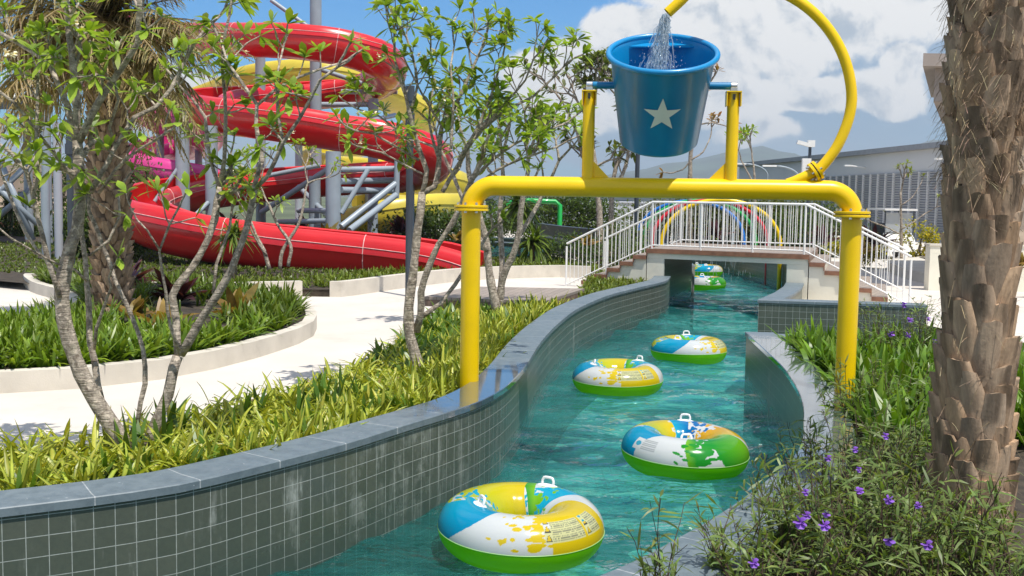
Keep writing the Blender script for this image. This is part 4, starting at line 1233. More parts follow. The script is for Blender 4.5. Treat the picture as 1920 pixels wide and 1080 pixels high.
m.hexa([a + UP * z0, b + UP * z0, b + wn * .02 + UP * z0, a + wn * .02 + UP * z0], [a + UP * z1, b + UP * z1, b + wn * .02 + UP * z1, a + wn * .02 + UP * z1]); m.build('louvre_backing', M['roofgrey'], hl)
for i in (8, 20, 31):
    a = w0 + wd * (2 + i * bay) + UP * 4.9; m = MB(); m.tube([a, a + wn * 1.1 + UP * .12], .045, 6); m.box(a + wn * 1.2 + UP * .12, (.22, .5, .1), Matrix((wd, wn, UP)).transposed()); m.build('wall_lamp', M['whitepaint'], hl)
# house on the right edge behind the palm
hs_ = empty('poolside_building', (11.2, 24, ZP), 'taupe roofed building with deep eave, mostly hidden by the big palm trunk', 'building')
e0 = atd(1727, 190, 26); 
zb_ = atd(1740, 190, 26).z; zt_b = atd(1740, 128, 26).z; x0 = e0.x + .3; kx = 33 / 26.
def hall(name, xa, ya, z0, z1, mat):
    m = MB(); q = [Vector((xa, ya, 0)), Vector((xa + 12, ya, 0)), Vector((xa * 33 / ya + 14, 33, 0)), Vector((xa * 33 / ya + .3, 33, 0))]
    m.hexa([p + UP * z0 for p in q], [p + UP * z1 for p in q]); m.build(name, mat, hs_)
hall('eave', x0, 26, zb_, zt_b, M['eave']); hall('roof_board', x0 - .45, 25.6, zt_b + .003, zt_b + .3, M['eave']); hall('wall', x0 + 1.1, 27, ZP, zb_ - .003, M['beige'])
wl = empty('garden_wall', at(1742, 540, ZP), 'smooth white garden wall just left of the big palm trunk', 'wall')
p = at(1742, 545, ZP); m = MB(); m.box((p.x + 1.6, p.y + .2, ZP + .55), (3.2, .3, 1.1)); m.build('wall_body', M['render'], wl)
m = MB(); m.box((p.x + 1.6, p.y + .2, ZP + 1.125), (3.26, .36, .044)); m.build('wall_cap', M['kerb'], wl)
# raised curved kerb planters on the right plaza
for lab, pl in (('low curved cream planter kerb on the right plaza behind the bridge stairs', [(1665, 503), (1690, 520), (1740, 532), (1790, 536), (1850, 520), (1790, 505), (1720, 497)]), ('second curved kerb behind it, beside the golf cart', [(1715, 492), (1740, 503), (1790, 508), (1850, 500), (1790, 488), (1740, 485)])):
    P = smoothpts([at(x, y, ZP) for x, y in pl], .5, True); root = empty('curved_planter', P[0], lab, 'planter')
    m = MB(); m.prism([(p.x, p.y) for p in P], ZP + .001, ZP + .28); m.build('kerb_block', M['kerb'], root)
# golf cart
gc = at(1722, 492, ZP) + Vector((0, 3, 0)); gr = empty('golf_cart', gc, 'white golf cart parked beside the yellow flowered shrub', 'golf cart')
m = MB(); m.box(gc + UP * 1.9, (1.25, 2.1, .07)); m.build('roof', M['whitepaint'], gr)
m = MB()
for sx in (-.55, .55):
    for sy in (-.9, .8): m.tube([gc + Vector((sx, sy, .6)), gc + Vector((sx, sy * .98, 1.88))], .025, 6)
m.build('roof_posts', M['dgrey'], gr)
m = MB(); m.box(gc + Vector((0, .05, .48)), (1.15, 2.2, .26)); m.hexa([gc + Vector(v) for v in ((-.55, -1.35, .3), (.55, -1.35, .3), (.55, -.7, .3), (-.55, -.7, .3))], [gc + Vector(v) for v in ((-.5, -1.2, .8), (.5, -1.2, .8), (.55, -.72, 1.0), (-.55, -.72, 1.0))]); m.build('body', M['whitepaint'], gr)
m = MB(); m.box(gc + Vector((0, .35, .78)), (1.05, .55, .14)); m.box(gc + Vector((0, .62, 1.1)), (1.05, .1, .5)); m.build('seat', M['dgrey'], gr)
m = MB(); m.box(gc + Vector((0, -.86, 1.4)), (1.05, .015, .75)); m.build('windscreen', M['drops'], gr)
for sx in (-.55, .55):
    for sy in (-.85, .85):
        m = MB(); m.lathe([(0, -.09), (.2, -.09), (.24, -.05), (.24, .05), (.2, .09), (0, .09)], 18, Matrix.Translation(gc + Vector((sx, sy, .24))) @ Matrix.Rotation(PI / 2, 4, 'Y')); m.build('wheel', M['rubber'], gr, True, autosmooth=35)
# camera mast, street lamps
cm = atd(1519, 272, 42); cr = empty('camera_mast', (cm.x, cm.y, ZP), 'grey mast with white security camera next to the hoop flange', 'camera mast')
m = MB(); m.tube([Vector((cm.x, cm.y, ZP)), cm], .06, 10); m.build('mast', M['dgrey'], cr, True, autosmooth=40)
m = MB(); m.box(cm + Vector((-.3, -.1, .05)), (.5, .16, .14), Matrix.Rotation(.25, 3, 'Y')); m.box(cm + Vector((.02, -.05, .05)), (.26, .22, .26)); m.build('camera_housing', M['whitepaint'], cr)
m = MB(); m.box(cm + Vector((-.15, -.12, -.8)), (.34, .14, .55)); m.build('control_box', M['whitepaint'], cr)
cm = atd(1380, 275, 50); cr = empty('camera_mast', (cm.x, cm.y, ZP), 'thin mast with small white boxes right of the bucket upright', 'camera mast')
m = MB(); m.tube([Vector((cm.x, cm.y, ZP)), cm], .07, 10); m.build('mast', M['grey'], cr, True, autosmooth=40)
m = MB(); m.box(cm + Vector((-.25, -.1, .05)), (.35, .2, .2)); m.build('camera_housing', M['whitepaint'], cr)
def streetlamp(px, py, d, dirx, label):
    p = atd(px, py, d); root = empty('street_lamp', (p.x, p.y, ZP), label, 'street lamp')
    m = MB(); arc = [Vector((p.x, p.y, ZP)), Vector((p.x, p.y, p.z - .8))] + [Vector((p.x + dirx * 1.6 * (1 - math.cos(q)), p.y, p.z - .8 + .8 * math.sin(q))) for q in np.linspace(.1, PI / 2, 8)]
    m.tube(arc, .06, 8); m.build('mast', M['grey'], root, True)
    m = MB(); m.box(arc[-1] + Vector((dirx * .4, 0, 0)), (.9, .3, .1)); m.build('lamp_head', M['whitepaint'], root)
streetlamp(1500, 312, 70, -1, 'curved arm street lamp in front of the grey hall')
streetlamp(1440, 308, 75, -1, 'white flat-headed street lamp left of the curved one')

# ------------------------------------------------------------------ water arches over the river behind the bridge
for px0, px1, yf, d, mat, cname, yb in [(1240, 1463, 462, 31.0, 'yellow', 'yellow', 375), (1222, 1439, 458, 33.0, 'cred', 'red', 376), (1206, 1417, 455, 35.0, 'green', 'green', 376), (1194, 1395, 452, 37.0, 'cblue', 'blue', 377)]:
    a = atd(px0, yf, d); b = atd(px1, yf, d - .4); top = atd((px0 + px1) / 2, yb, d).z; z0 = a.z
    root = empty('spray_hoop', (a.x, a.y, z0), cname + ' spray hoop of the four arching over the river behind the bridge', 'spray hoop')
    m = MB(); c = (a + b) / 2
    H_ = top - z0
    pts = [Vector((a.x, a.y, -.2))] + [Vector((c.x + (a.x - c.x) * math.cos(q), c.y + (a.y - c.y) * math.cos(q), z0 + H_ * math.sin(q) ** .9)) for q in np.linspace(0, PI, 33)] + [Vector((b.x, b.y, -.2))]
    m.tube(pts, .062, 12); m.build('hoop_pipe', M[mat], root, True)
    m = MB()
    for q in np.linspace(.5, PI - .5, 13):
        p = Vector((c.x + (a.x - c.x) * math.cos(q), c.y + (a.y - c.y) * math.cos(q), z0 + H_ * math.sin(q) ** .9 - .07)); m.tube([p, p - UP * .06], .025, 6)
    m.build('nozzles', M['steel'], root)
rnd = random.Random(3); m = MB()
for i in range(230):
    d = rnd.uniform(31, 37); x = rnd.uniform(1255, 1425) - (d - 31) * 5; 
    z1_ = rnd.uniform(.1, 2.3); p = atd(x, 400, d); l_ = rnd.uniform(.08, .3)
    m.tube([Vector((p.x, p.y, z1_)), Vector((p.x + rnd.gauss(0, .01), p.y, z1_ - l_))], rnd.uniform(.003, .007), 4, cap=False)
tag(m.build('water_curtain', M['drops']), 'thin curtain of falling water drops below the coloured hoops', 'water curtain', kind='stuff')

# ------------------------------------------------------------------ timber platform, splash tank, fences, hedges
pc = [at(795, 556, .76), at(1020, 565, .76), at(1096, 541, .76), at(880, 537, .76)]
pr = empty('timber_platform', (pc[1].x, pc[1].y, ZP), 'low weathered timber deck platform beside the river wall', 'deck')
bm = bmesh.new(); ul = bm.loops.layers.uv.new('UVMap'); vs = [bm.verts.new(p) for p in pc] + [bm.verts.new(p - UP * .05) for p in pc]
e1 = (pc[1] - pc[0]).normalized(); e2 = Vector((-e1.y, e1.x, 0))
for f in ((0, 1, 2, 3), (7, 6, 5, 4), (0, 4, 5, 1), (1, 5, 6, 2), (2, 6, 7, 3), (3, 7, 4, 0)):
    fc = bm.faces.new([vs[i] for i in f])
    for l in fc.loops: l[ul].uv = (l.vert.co.dot(e2), l.vert.co.dot(e1))
me = bpy.data.meshes.new('deck_boards'); bm.to_mesh(me); bm.free(); me.materials.append(M['deck']); link('deck_boards', me, pr)
c0 = sum(pc, Vector()) / 4
q = [c0 + (p - c0) * .995 for p in pc]; m = MB(); m.hexa([p - UP * .17 for p in q], [p - UP * .053 for p in q]); m.build('rim_joist', M['deckside'], pr)
q = [c0 + (p - c0) * .86 for p in pc]; m = MB(); m.hexa([Vector((p.x, p.y, ZP)) for p in q], [p - UP * .173 for p in q]); m.build('plinth', M['kerb'], pr)

tk = empty('splash_tank', at(1090, 480, ZP), 'dark blue curved splash tank rim with pale edge behind the stairs', 'tank')
cpts = smoothpts([atd(x, y, d) for x, y, d in [(1005, 440, 44), (1060, 446, 39), (1130, 458, 36), (1210, 470, 35), (1250, 474, 36)]], .6)
sweep('tank_wall', [Vector((p.x, p.y, 0)) for p in cpts], [(0, .3), (0, 1.5), (.3, 1.5), (.3, .3)], M['dgrey'], tk)
sweep('tank_rim', [Vector((p.x, p.y, 0)) for p in cpts], [(-.06, 1.0), (-.06, 1.07), (-.003, 1.07), (-.003, 1.0)], M['louvre'], tk)
pond = [at(x, y, .5)[:2] for x, y in [(880, 487), (1010, 487), (1030, 470), (990, 462), (900, 462)]]
sheet('splash_pool', [(p[0], p[1]) for p in pond], .62, M['water'])
gp = atd(1050, 385, 47); gr = empty('spray_pipe', (gp.x, gp.y, ZP), 'bright green spray pipe frame behind the stairs', 'spray pipe')
m = MB(); m.tube([Vector((gp.x, gp.y, ZP)), gp, gp + Vector((-.2, 0, .15)), gp + Vector((-1.9, 0, .2))], .11, 10); m.build('green_pipe', M['green'], gr, True, autosmooth=40)
m = MB(); m.tube([gp + Vector((-1.9, 0, .2)), gp + Vector((-2.3, 0, -.1))], .16, 10); m.build('green_nozzle', M['green'], gr, True, autosmooth=40)
fn = empty('timber_fence', atd(1100, 440, 60), 'pale grey panel fence far behind the pale trunks', 'fence')
a = atd(1070, 440, 58); b = atd(1250, 440, 60)
m = MB(); n_ = 12
for i in range(n_):
    p0 = a.lerp(b, i / n_); p1 = a.lerp(b, (i + .96) / n_)
    m.hexa([Vector((p0.x, p0.y, ZP)), Vector((p1.x, p1.y, ZP)), Vector((p1.x, p1.y + .06, ZP)), Vector((p0.x, p0.y + .06, ZP))], [Vector((p0.x, p0.y, 2.35)), Vector((p1.x, p1.y, 2.35)), Vector((p1.x, p1.y + .06, 2.35)), Vector((p0.x, p0.y + .06, 2.35))])
m.build('fence_panels', M['louvre'], fn)
m = MB(); m.tube([Vector((a.x, a.y - .03, 2.38)), Vector((b.x, b.y - .03, 2.38))], .05, 6); m.build('top_rail', M['louvre'], fn)
# far buildings
def block(name, label, px0, px1, ytop, d, depth, mat, roofmat, overhang=.5):
    a = atd(px0, ytop, d); b = atd(px1, ytop, d); root = empty(name, ((a.x + b.x) / 2, d, ZP), label, 'building')
    m = MB(); m.box(((a.x + b.x) / 2, d + depth / 2, (ZP + a.z) / 2), (b.x - a.x, depth, a.z - ZP)); m.build('wall', mat, root)
    m = MB(); m.box(((a.x + b.x) / 2, d + depth / 2, a.z + .203), (b.x - a.x + overhang * 2, depth + overhang * 2, .4)); m.build('roof', roofmat, root)
    n = max(2, int((b.x - a.x) / 2.6))
    for i in range(n):
        x = a.x + (b.x - a.x) * (i + .5) / n; m = MB(); m.box((x, d - .02, ZP + 1.5), (1.0, .06, 1.1)); m.build('window', M['dgrey'], root)
    return root
block('service_building', 'beige building with dark roof at the far left behind the road', -200, 300, 318, 60, 8, M['beige'], M['eave'])
block('service_building', 'low terracotta walled building at the left edge beside the road', -260, 36, 412, 52, 4, M['brickred'], M['beige'], .1)
block('service_building', 'long low grey building beyond the hedge and fence in the middle', 880, 1330, 352, 82, 8, M['louvre'], M['roofgrey'])
# ------------------------------------------------------------------ date palms
def palmmat(name, c1, c2, c3):
    t = NT(name); o = t.coord(); a = t.n('Attribute', attribute_name='Col').outputs['Color']
    n = t.noise(t.vmap(o, (22, 22, 5)), 1., 8, .7, .4)
    c = t.mix(t.ramp(n, .3, .7), c1, c2)
    c = t.mix(t.ramp(t.noise(t.vmap(o, (9, 9, 4)), 1., 6, .65), .54, .72, 0, .6), c, c3)
    c = t.mix(1., c, a, 'MULTIPLY')
    h = t.math('ADD', t.noise(t.vmap(o, (90, 90, 12)), 1., 5, .6), t.noise(o, 40, 6))
    return t.done(t.principled(c, .85, 0, t.bump(h, .45, .006), spec=.2))
M['boot'] = palmmat('palm_leaf_base', (.55, .39, .255), (.33, .23, .15), (.11, .07, .048))
M['fibre'] = surf('palm_fibre', None, .9, attr=True, var=.4, scale=20)
def boots(m, cfun, rfun, z0, z1, nring, rowh, w, hgt, rs, lean=.06, res=(9, 8)):
    nr = int((z1 - z0) / rowh); nx_, ny_ = res
    for k in range(nr):
        z = z0 + k * rowh
        for i in range(nring):
            q = 2 * PI * (i + .5 * (k % 2)) / nring + rs.normal(0, .03) + k * .05
            cw = w * rs.uniform(.82, 1.14); hh = hgt * rs.uniform(.85, 1.25); ln = lean * rs.uniform(.6, 1.35); sk = rs.normal(0, .10)
            zb = z + rs.normal(0, .012); tone = rs.uniform(.6, 1.1); warm = rs.uniform(-.06, .06)
            col = (tone * (1 + warm), tone, tone * (1 - warm * 1.3))
            ragged = [rs.uniform(-.008, .003) for _ in range(nx_)]
            notch = rs.randint(0, nx_) if rs.rand() < .3 else -1
            vs = []; cs = []; stain = rs.rand() < .6; sx0 = rs.uniform(-.4, .4)
            SS = [-1, -.88, -.6, -.28, 0, .28, .6, .88, 1] if nx_ == 9 else [k2 / (nx_ - 1) * 2 - 1 for k2 in range(nx_)]
            for jy in range(ny_):
                t = jy / (ny_ - 1)
                hw = cw * .5 * float(np.interp(t, [0, .25, .5, .68, .85, 1], [.6, 1.15, 1.2, 1.08, .90, .72]))
                for jx in range(nx_):
                    s = SS[jx]
                    c = cfun(zb + t * hh); R_ = rfun(zb + t * hh)
                    rr = R_ - .016 + ln * (.25 + t) + .052 * (1 - abs(s) ** 3.2) * (.55 + .45 * t) - (.03 if abs(s) > .95 else 0)
                    qq = q + (hw * s + sk * t * hh) / (R_ + .03)
                    zz = zb + t * hh + (ragged[jx] if jy == ny_ - 1 else 0) - .012 * abs(s) * t - (.03 if (jy == ny_ - 1 and jx == notch) else 0)
                    vs.append(Vector((c[0] + rr * math.cos(qq), c[1] + rr * math.sin(qq), zz)))
                    dk = 1.
                    if stain and t > .55 and abs(s - sx0) < .45: dk = .55
                    cs.append(tuple(x * dk for x in col))
            nf = len(vs)
            # cut top: a short shelf going back into the trunk
            for jx in range(nx_):
                p = vs[(ny_ - 1) * nx_ + jx]; c = cfun(p.z)
                d = Vector((c[0] - p.x, c[1] - p.y, 0)); d.normalize()
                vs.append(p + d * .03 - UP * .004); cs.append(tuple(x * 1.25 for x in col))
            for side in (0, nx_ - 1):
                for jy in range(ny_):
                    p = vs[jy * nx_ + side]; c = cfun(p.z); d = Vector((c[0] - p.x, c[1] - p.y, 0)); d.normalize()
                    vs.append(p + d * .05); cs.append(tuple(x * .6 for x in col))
            fs = [(jy * nx_ + jx, jy * nx_ + jx + 1, (jy + 1) * nx_ + jx + 1, (jy + 1) * nx_ + jx) for jy in range(ny_ - 1) for jx in range(nx_ - 1)]
            fs += [((ny_ - 1) * nx_ + jx, (ny_ - 1) * nx_ + jx + 1, nf + jx + 1, nf + jx) for jx in range(nx_ - 1)]
            b0 = nf + nx_
            fs += [(jy * nx_, (jy + 1) * nx_, b0 + jy + 1, b0 + jy) for jy in range(ny_ - 1)]
            b1 = b0 + ny_
            fs += [((jy + 1) * nx_ + nx_ - 1, jy * nx_ + nx_ - 1, b1 + jy, b1 + jy + 1) for jy in range(ny_ - 1)]
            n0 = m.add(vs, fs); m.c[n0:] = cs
rs = np.random.RandomState(21)
pb = at(1832, 1012, .66); ptop = atd(1856, -40, 5.85)
def cbig(z):
    t = (z - .66) / (ptop.z - .66); return (pb.x + (ptop.x - pb.x) * t, pb.y + .1 + (ptop.y - pb.y - .1) * t)
def rbig(z): return .165 - .008 * (z - .6) + .008 * math.sin(z * 2.1)
pr_ = empty('date_palm', (pb.x, pb.y, .6), 'massive date palm trunk clad in cut leaf bases, filling the right edge', 'palm tree')
m = MB(); m.tube([Vector(cbig(z) + (z,)) for z in np.linspace(.5, 4.6, 20)], [rbig(z) for z in np.linspace(.5, 4.6, 20)], 20, col=(.10, .07, .045)); m.build('trunk', M['fibre'], pr_, True)
m = MB(); boots(m, cbig, rbig, .5, 2.62, 7, .112, .168, .31, rs, .03)
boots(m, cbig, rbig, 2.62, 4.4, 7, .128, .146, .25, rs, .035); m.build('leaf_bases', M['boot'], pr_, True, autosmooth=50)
f = Fol()
n = 3400; z = np.where(rs.rand(n) < .93, rs.uniform(2.6, 4.3, n), rs.uniform(.7, 2.6, n)); q = rs.uniform(0, 2 * PI, n)
C = np.array([cbig(a) for a in z]); R_ = np.array([rbig(a) for a in z]) + rs.uniform(.0, .045, n)
P = np.stack([C[:, 0] + R_ * np.cos(q), C[:, 1] + R_ * np.sin(q), z], 1)
D = np.stack([-np.sin(q) * rs.choice([-1, 1], n) + .5 * np.cos(q), np.cos(q) * rs.choice([-1, 1], n) + .5 * np.sin(q), rs.normal(-.1, .7, n)], 1); D /= np.linalg.norm(D, axis=1, keepdims=True)
f.add(strips(P, D, rs.uniform(.04, .17, n), .0022, rs.uniform(0, .9, n), 3, jit((.15, .10, .055), n, rs, .5), jit((.30, .22, .13), n, rs, .5), 'line')); f.build('fibre', M['fibre'], pr_)

# palm in the island bed, with hanging dry fronds
lp = at(212, 590, .58)
lpt = lp + Vector((-.1, .1, 5.2))
def csm(z):
    t = (z - .58) / 5.2; return (lp.x - .1 * t, lp.y + .1 * t)
def rsm(z): return .235
pl_ = empty('date_palm', (lp.x, lp.y, .55), 'date palm in the island bed with tan hanging dry fronds', 'palm tree')
m = MB(); m.tube([Vector(csm(z) + (z,)) for z in np.linspace(.45, 5.6, 8)], .235, 16, col=(.12, .08, .05)); m.build('trunk', M['fibre'], pl_, True)
m = MB(); boots(m, csm, rsm, .55, 4.2, 8, .115, .17, .2, rs, .06, (4, 4)); m.build('leaf_bases', M['boot'], pl_, True, autosmooth=50)
f = Fol(); f2 = Fol(); ribs = MB()
top = Vector((lpt.x, lpt.y, 5.6))
for i in range(165):
    q = rs.uniform(0, 2 * PI); el = math.radians(rs.uniform(-45, 62)); dry = (el < math.radians(24) and rs.rand() < .93) or rs.rand() < .35
    d = Vector((math.cos(q) * math.cos(el), math.sin(q) * math.cos(el), math.sin(el))); Lf = rs.uniform(1.6, 2.5); dr = rs.uniform(.24, .55)
    ts = np.linspace(0, 1, 12); pts = [top + Vector((0, 0, -.5 if dry else 0)) + d * (Lf * t) - UP * (dr * Lf * t * t) for t in ts]
    ribs.tube(pts, [.018 * (1 - .8 * t) + .003 for t in ts], 4, col=(.30, .22, .10) if dry else (.16, .2, .05), cap=False)
    nl = 92; tt = np.repeat(np.linspace(.12, .98, nl // 2), 2); sgn = np.tile([1, -1], nl // 2)
    PP = np.array([top + Vector((0, 0, -.5 if dry else 0)) + d * (Lf * t) - UP * (dr * Lf * t * t) for t in tt])
    T = np.array([(d - UP * (2 * dr * t)).normalized() for t in tt]); S = np.cross(T, [0, 0, 1.]); S /= np.linalg.norm(S, axis=1, keepdims=True)
    Dl = S * sgn[:, None] * .8 + T * .75 + rs.normal(0, .16, (nl, 3)); Dl /= np.linalg.norm(Dl, axis=1, keepdims=True)
    ll = .46 * np.sin(np.clip(tt * 1.05 + .12, 0, 1) * PI) ** .6 + .05
    if dry: cA, cB = (.27, .22, .10), (.38, .31, .17)
    else: cA, cB = (.11, .15, .03), (.20, .22, .06)
    (f2 if dry else f).add(strips(PP, Dl, ll * rs.uniform(.7, 1.15, nl), .0105, rs.uniform(.1, .9, nl) if dry else rs.uniform(0, .3, nl), 3, jit(cA, nl, rs, .4), jit(cB, nl, rs, .4), 'strap'))
ribs.build('frond_ribs', M['fibre'], pl_); f.build('green_fronds', M['leaf'], pl_); f2.build('dry_fronds', M['leaf'], pl_)

# ------------------------------------------------------------------ frangipani trees
def limb(mb, pts, d, r0, r1, rs, dz=0., sides=9):
    n = len(pts); P = [atd(x, y, d + dz * i / max(1, n - 1)) for i, (x, y) in enumerate(pts)]
    P = smoothpts(P, .12); k = len(P)
    P = [p + Vector(rs.normal(0, .0025, 3)) for p in P]
    mb.tube(P, [(r0 + (r1 - r0) * i / (k - 1)) * (1 + rs.normal(0, .06)) for i in range(k)], sides)
    return P
def fork_tips(mb, P, rs, tips, L, r, lev, ndir=None, **kw):
    d = (P[-1] - P[max(0, len(P) - 4)]).normalized()
    grow(mb, P[-1], d, L, r, lev, rs, tips, **kw)
def frangi(name, base, label, limbs, d0, seed, leafL, sides, twigs, bl=.14, group=None, leafn=(5, 9), col=(.17, .29, .02), tipc=(.32, .43, .05), rk=1.):
    rs = np.random.RandomState(seed); root = empty(name, base, label, 'tree', group)
    mb = MB(); tb = mb; tips = []
    for (pts, r0, r1, dz, lev, off) in limbs:
        P = limb(mb, pts, d0 + off, r0 * rk, r1 * rk, rs, dz, sides)
        if lev >= 0: fork_tips(tb, P, rs, tips, twigs[0], r1 * .95, lev, shrink=.78, spread=36, minr=twigs[1], sides=6)
        # side shoots
        for k in range(int(len(P) * twigs[2])):
            i = rs.randint(len(P) // 3, len(P)); dd = Vector(rs.normal(0, 1, 3)); dd.z = abs(dd.z) * .7 + .25
            if P[i].z < base[2] + twigs[3]: continue
            grow(tb, P[i], dd, twigs[0] * rs.uniform(.5, 1.), max(twigs[1], r1 * .6), rs.randint(0, 2), rs, tips, spread=36, minr=twigs[1], sides=5)
    mb.build('trunk', M['bark'], root, True)
    f = Fol(); tp = [t[0] for t in tips]; td = [t[1] for t in tips]
    rosette(f, tp, td, rs, leafn, leafL, leafL[1] * .155, col, tipc)
    f.build('leaves', M['leaf'], root)
    b = Fol(); sel = [p for p in tp if rs.rand() < bl]
    if sel: blossoms(b, sel, rs, leafL[1] * .17, spread=leafL[1] * .28); b.build('blossoms', M['petal'], root)
    return root, tips
A_ = [  # traced limbs: (pixels, radius at the base, at the end, depth drift, fork levels, depth offset)
 ([(240, 852), (222, 815), (203, 788), (178, 748), (152, 700), (130, 640), (114, 560), (126, 490), (143, 430), (150, 380), (147, 300), (145, 265)], .085, .046, .1, -1, 0),
 ([(145, 265), (143, 167), (133, 100), (127, 33), (121, -20)], .038, .026, .1, 1, .1),
 ([(147, 268), (160, 240), (187, 187), (233, 122), (257, 80), (262, 20), (264, -25)], .036, .022, -.3, 1, .1),
 ([(143, 262), (125, 200), (105, 150), (95, 122), (50, 90), (0, 62), (-30, 50)], .03, .018, .5, 1, .1),
 ([(112, 556), (92, 493), (80, 443), (67, 393), (57, 350), (48, 320), (20, 285), (-12, 262)], .026, .015, -.2, 1, 0),
 ([(62, 372), (72, 330), (68, 270), (70, 215), (72, 150)], .017, .012, .2, 0, -.1),
 ([(196, 775), (184, 722), (178, 677), (168, 640), (166, 573), (163, 527), (156, 455), (150, 400)], .034, .022, .3, -1, .2),
 ([(176, 655), (180, 617), (197, 573), (209, 538), (205, 520)], .018, .01, -.2, 0, .2),
 ([(163, 527), (140, 505), (118, 498), (96, 490), (60, 470), (40, 458)], .012, .008, -.4, 0, .2),
 ([(258, 800), (263, 755), (272, 720), (273, 687), (260, 623), (240, 577), (217, 527), (193, 460), (180, 427), (166, 395), (168, 360)], .024, .018, .2, -1, .15),
 ([(168, 362), (217, 277), (253, 220), (293, 200), (320, 167), (343, 117), (367, 77), (413, 27)], .026, .014, .5, 0, .2),
 ([(185, 362), (233, 300), (290, 263), (310, 250)], .017, .011, -.4, 0, .2),
 ([(217, 279), (205, 240), (222, 190), (215, 150)], .015, .010, -.3, 0, .3),
 ([(262, 868), (284, 815), (300, 775), (315, 742), (326, 690), (334, 668)], .06, .046, .1, -1, .05),
 ([(334, 668), (331, 600), (324, 555), (334, 533), (360, 503), (390, 450), (403, 410), (407, 377), (412, 350)], .040, .028, .3, -1, .15),
 ([(412, 352), (392, 290), (384, 220), (360, 185), (335, 160)], .02, .012, .3, 0, .45),
 ([(412, 352), (421, 300), (423, 213), (417, 100), (430, 30)], .021, .012, -.2, 0, .45),
 ([(340, 664), (370, 612), (390, 577), (410, 550), (432, 508), (451, 463), (463, 427), (471, 387), (477, 350)], .040, .028, -.2, -1, .15),
 ([(477, 350), (491, 300), (480, 233), (481, 197), (450, 150), (425, 115), (415, 80)], .024, .012, .3, 0, -.05),
 ([(481, 200), (520, 165), (560, 145), (600, 130), (640, 118)], .015, .010, .3, 0, .15),
 ([(478, 352), (502, 333), (530, 267), (563, 220), (600, 150), (633, 127)], .021, .012, -.3, 0, -.05),
 ([(530, 267), (520, 210), (518, 150), (530, 90)], .013, .009, .4, 0, -.15),
 ([(337, 664), (320, 610), (310, 547), (300, 470), (318, 420), (330, 398)], .016, .010, -.3, 0, .05),
 ([(301, 470), (277, 433), (257, 412)], .010, .007, -.1, 0, -.15),
 ([(400, 550), (407, 493), (430, 427), (437, 360), (432, 300)], .015, .010, .3, 0, .3),
 ([(170, 480), (205, 450), (225, 405), (222, 360)], .015, .010, .1, 0, .1),
 ([(150, 350), (110, 300), (70, 250), (25, 190), (-10, 165)], .02, .012, -.3, 1, .3),
 ([(120, 520), (70, 470), (30, 400), (5, 330), (-20, 290)], .018, .012, .3, 1, .3)]
frangi('frangipani_tree', at(245, 850, .56), 'large multi-stemmed frangipani with ringed bark in front, beside the tiled wall', A_, 7.75, 4, (.10, .185), 10, (.20, .005, .72, 1.7), .06, leafn=(5, 9), rk=.80)
B_ = [
 ([(789, 712), (778, 662), (768, 627), (766, 577), (773, 527), (780, 460), (786, 410), (792, 360)], .075, .05, .1, -1, 0),
 ([(780, 622), (789, 590), (790, 547), (803, 503), (823, 457), (850, 415), (868, 375), (885, 335)], .05, .03, -.2, 1, .05),
 ([(793, 593), (827, 567), (853, 533), (873, 503), (900, 465)], .03, .022, .4, 1, .1),
 ([(792, 362), (815, 350), (823, 300), (829, 233), (853, 200), (873, 157), (887, 127), (905, 85)], .04, .016, .2, 0, .1),
 ([(792, 362), (800, 320), (787, 283), (775, 240), (760, 180), (742, 115), (740, 60)], .034, .014, -.2, 0, .1),
 ([(768, 215), (783, 160), (773, 103), (763, 70), (740, 35)], .018, .012, .2, 0, .0),
 ([(827, 235), (793, 180), (778, 150)], .018, .011, -.2, 0, .2),
 ([(787, 285), (740, 240), (705, 215), (672, 205)], .018, .011, .1, 0, .1),
 ([(785, 300), (735, 270), (700, 250), (668, 245)], .017, .010, -.3, 0, .1),
 ([(800, 330), (760, 310), (715, 285), (690, 280)], .015, .010, -.3, 0, .1),
 ([(830, 360), (850, 323), (890, 260), (940, 213), (1000, 180), (1040, 143), (1057, 125)], .028, .012, .4, 0, .1),
 ([(860, 390), (890, 333), (940, 287), (990, 257), (1057, 233)], .026, .012, .2, 0, .0),
 ([(860, 300), (900, 230), (927, 160), (943, 100), (948, 80)], .022, .012, .2, 0, .1),
 ([(887, 130), (878, 87), (890, 60)], .014, .010, .1, 0, .3),
 ([(905, 245), (950, 190), (985, 150), (1000, 110)], .018, .011, -.2, 0, .2),
 ([(845, 280), (850, 190), (845, 120), (852, 85)], .020, .011, .3, 0, -.1),
 ([(870, 370), (930, 320), (1000, 290), (1045, 275)], .02, .011, -.3, 0, .1),
 ([(823, 300), (805, 230), (812, 160), (808, 105)], .020, .011, .3, 0, .1)]
frangi('frangipani_tree', at(790, 712, .56), 'tall frangipani in the middle, trunk rising left of the yellow post', B_, 11.2, 9, (.11, .19), 10, (.26, .0065, .85, 2.05), .05, leafn=(6, 11), rk=.82)
C_ = [
 ([(934, 592), (924, 547), (917, 510), (913, 460), (903, 420), (890, 370), (880, 330)], .07, .045, .2, 3, 0),
 ([(936, 580), (943, 520), (960, 483), (973, 440), (977, 393), (985, 350)], .06, .04, -.2, 3, .1),
 ([(934, 575), (941, 510), (940, 460), (937, 393), (945, 340)], .05, .038, .4, 3, .2),
 ([(913, 470), (890, 430), (870, 380), (850, 330)], .045, .03, .2, 2, .0),
 ([(975, 440), (1000, 400), (1025, 350)], .04, .03, .2, 3, .1)]
frangi('frangipani_tree', at(935, 595, .56), 'bushy frangipani behind the left yellow post with dense tangled twigs', C_, 16.9, 15, (.15, .26), 8, (.48, .011, .62, 2.0), .04, leafn=(6, 10))
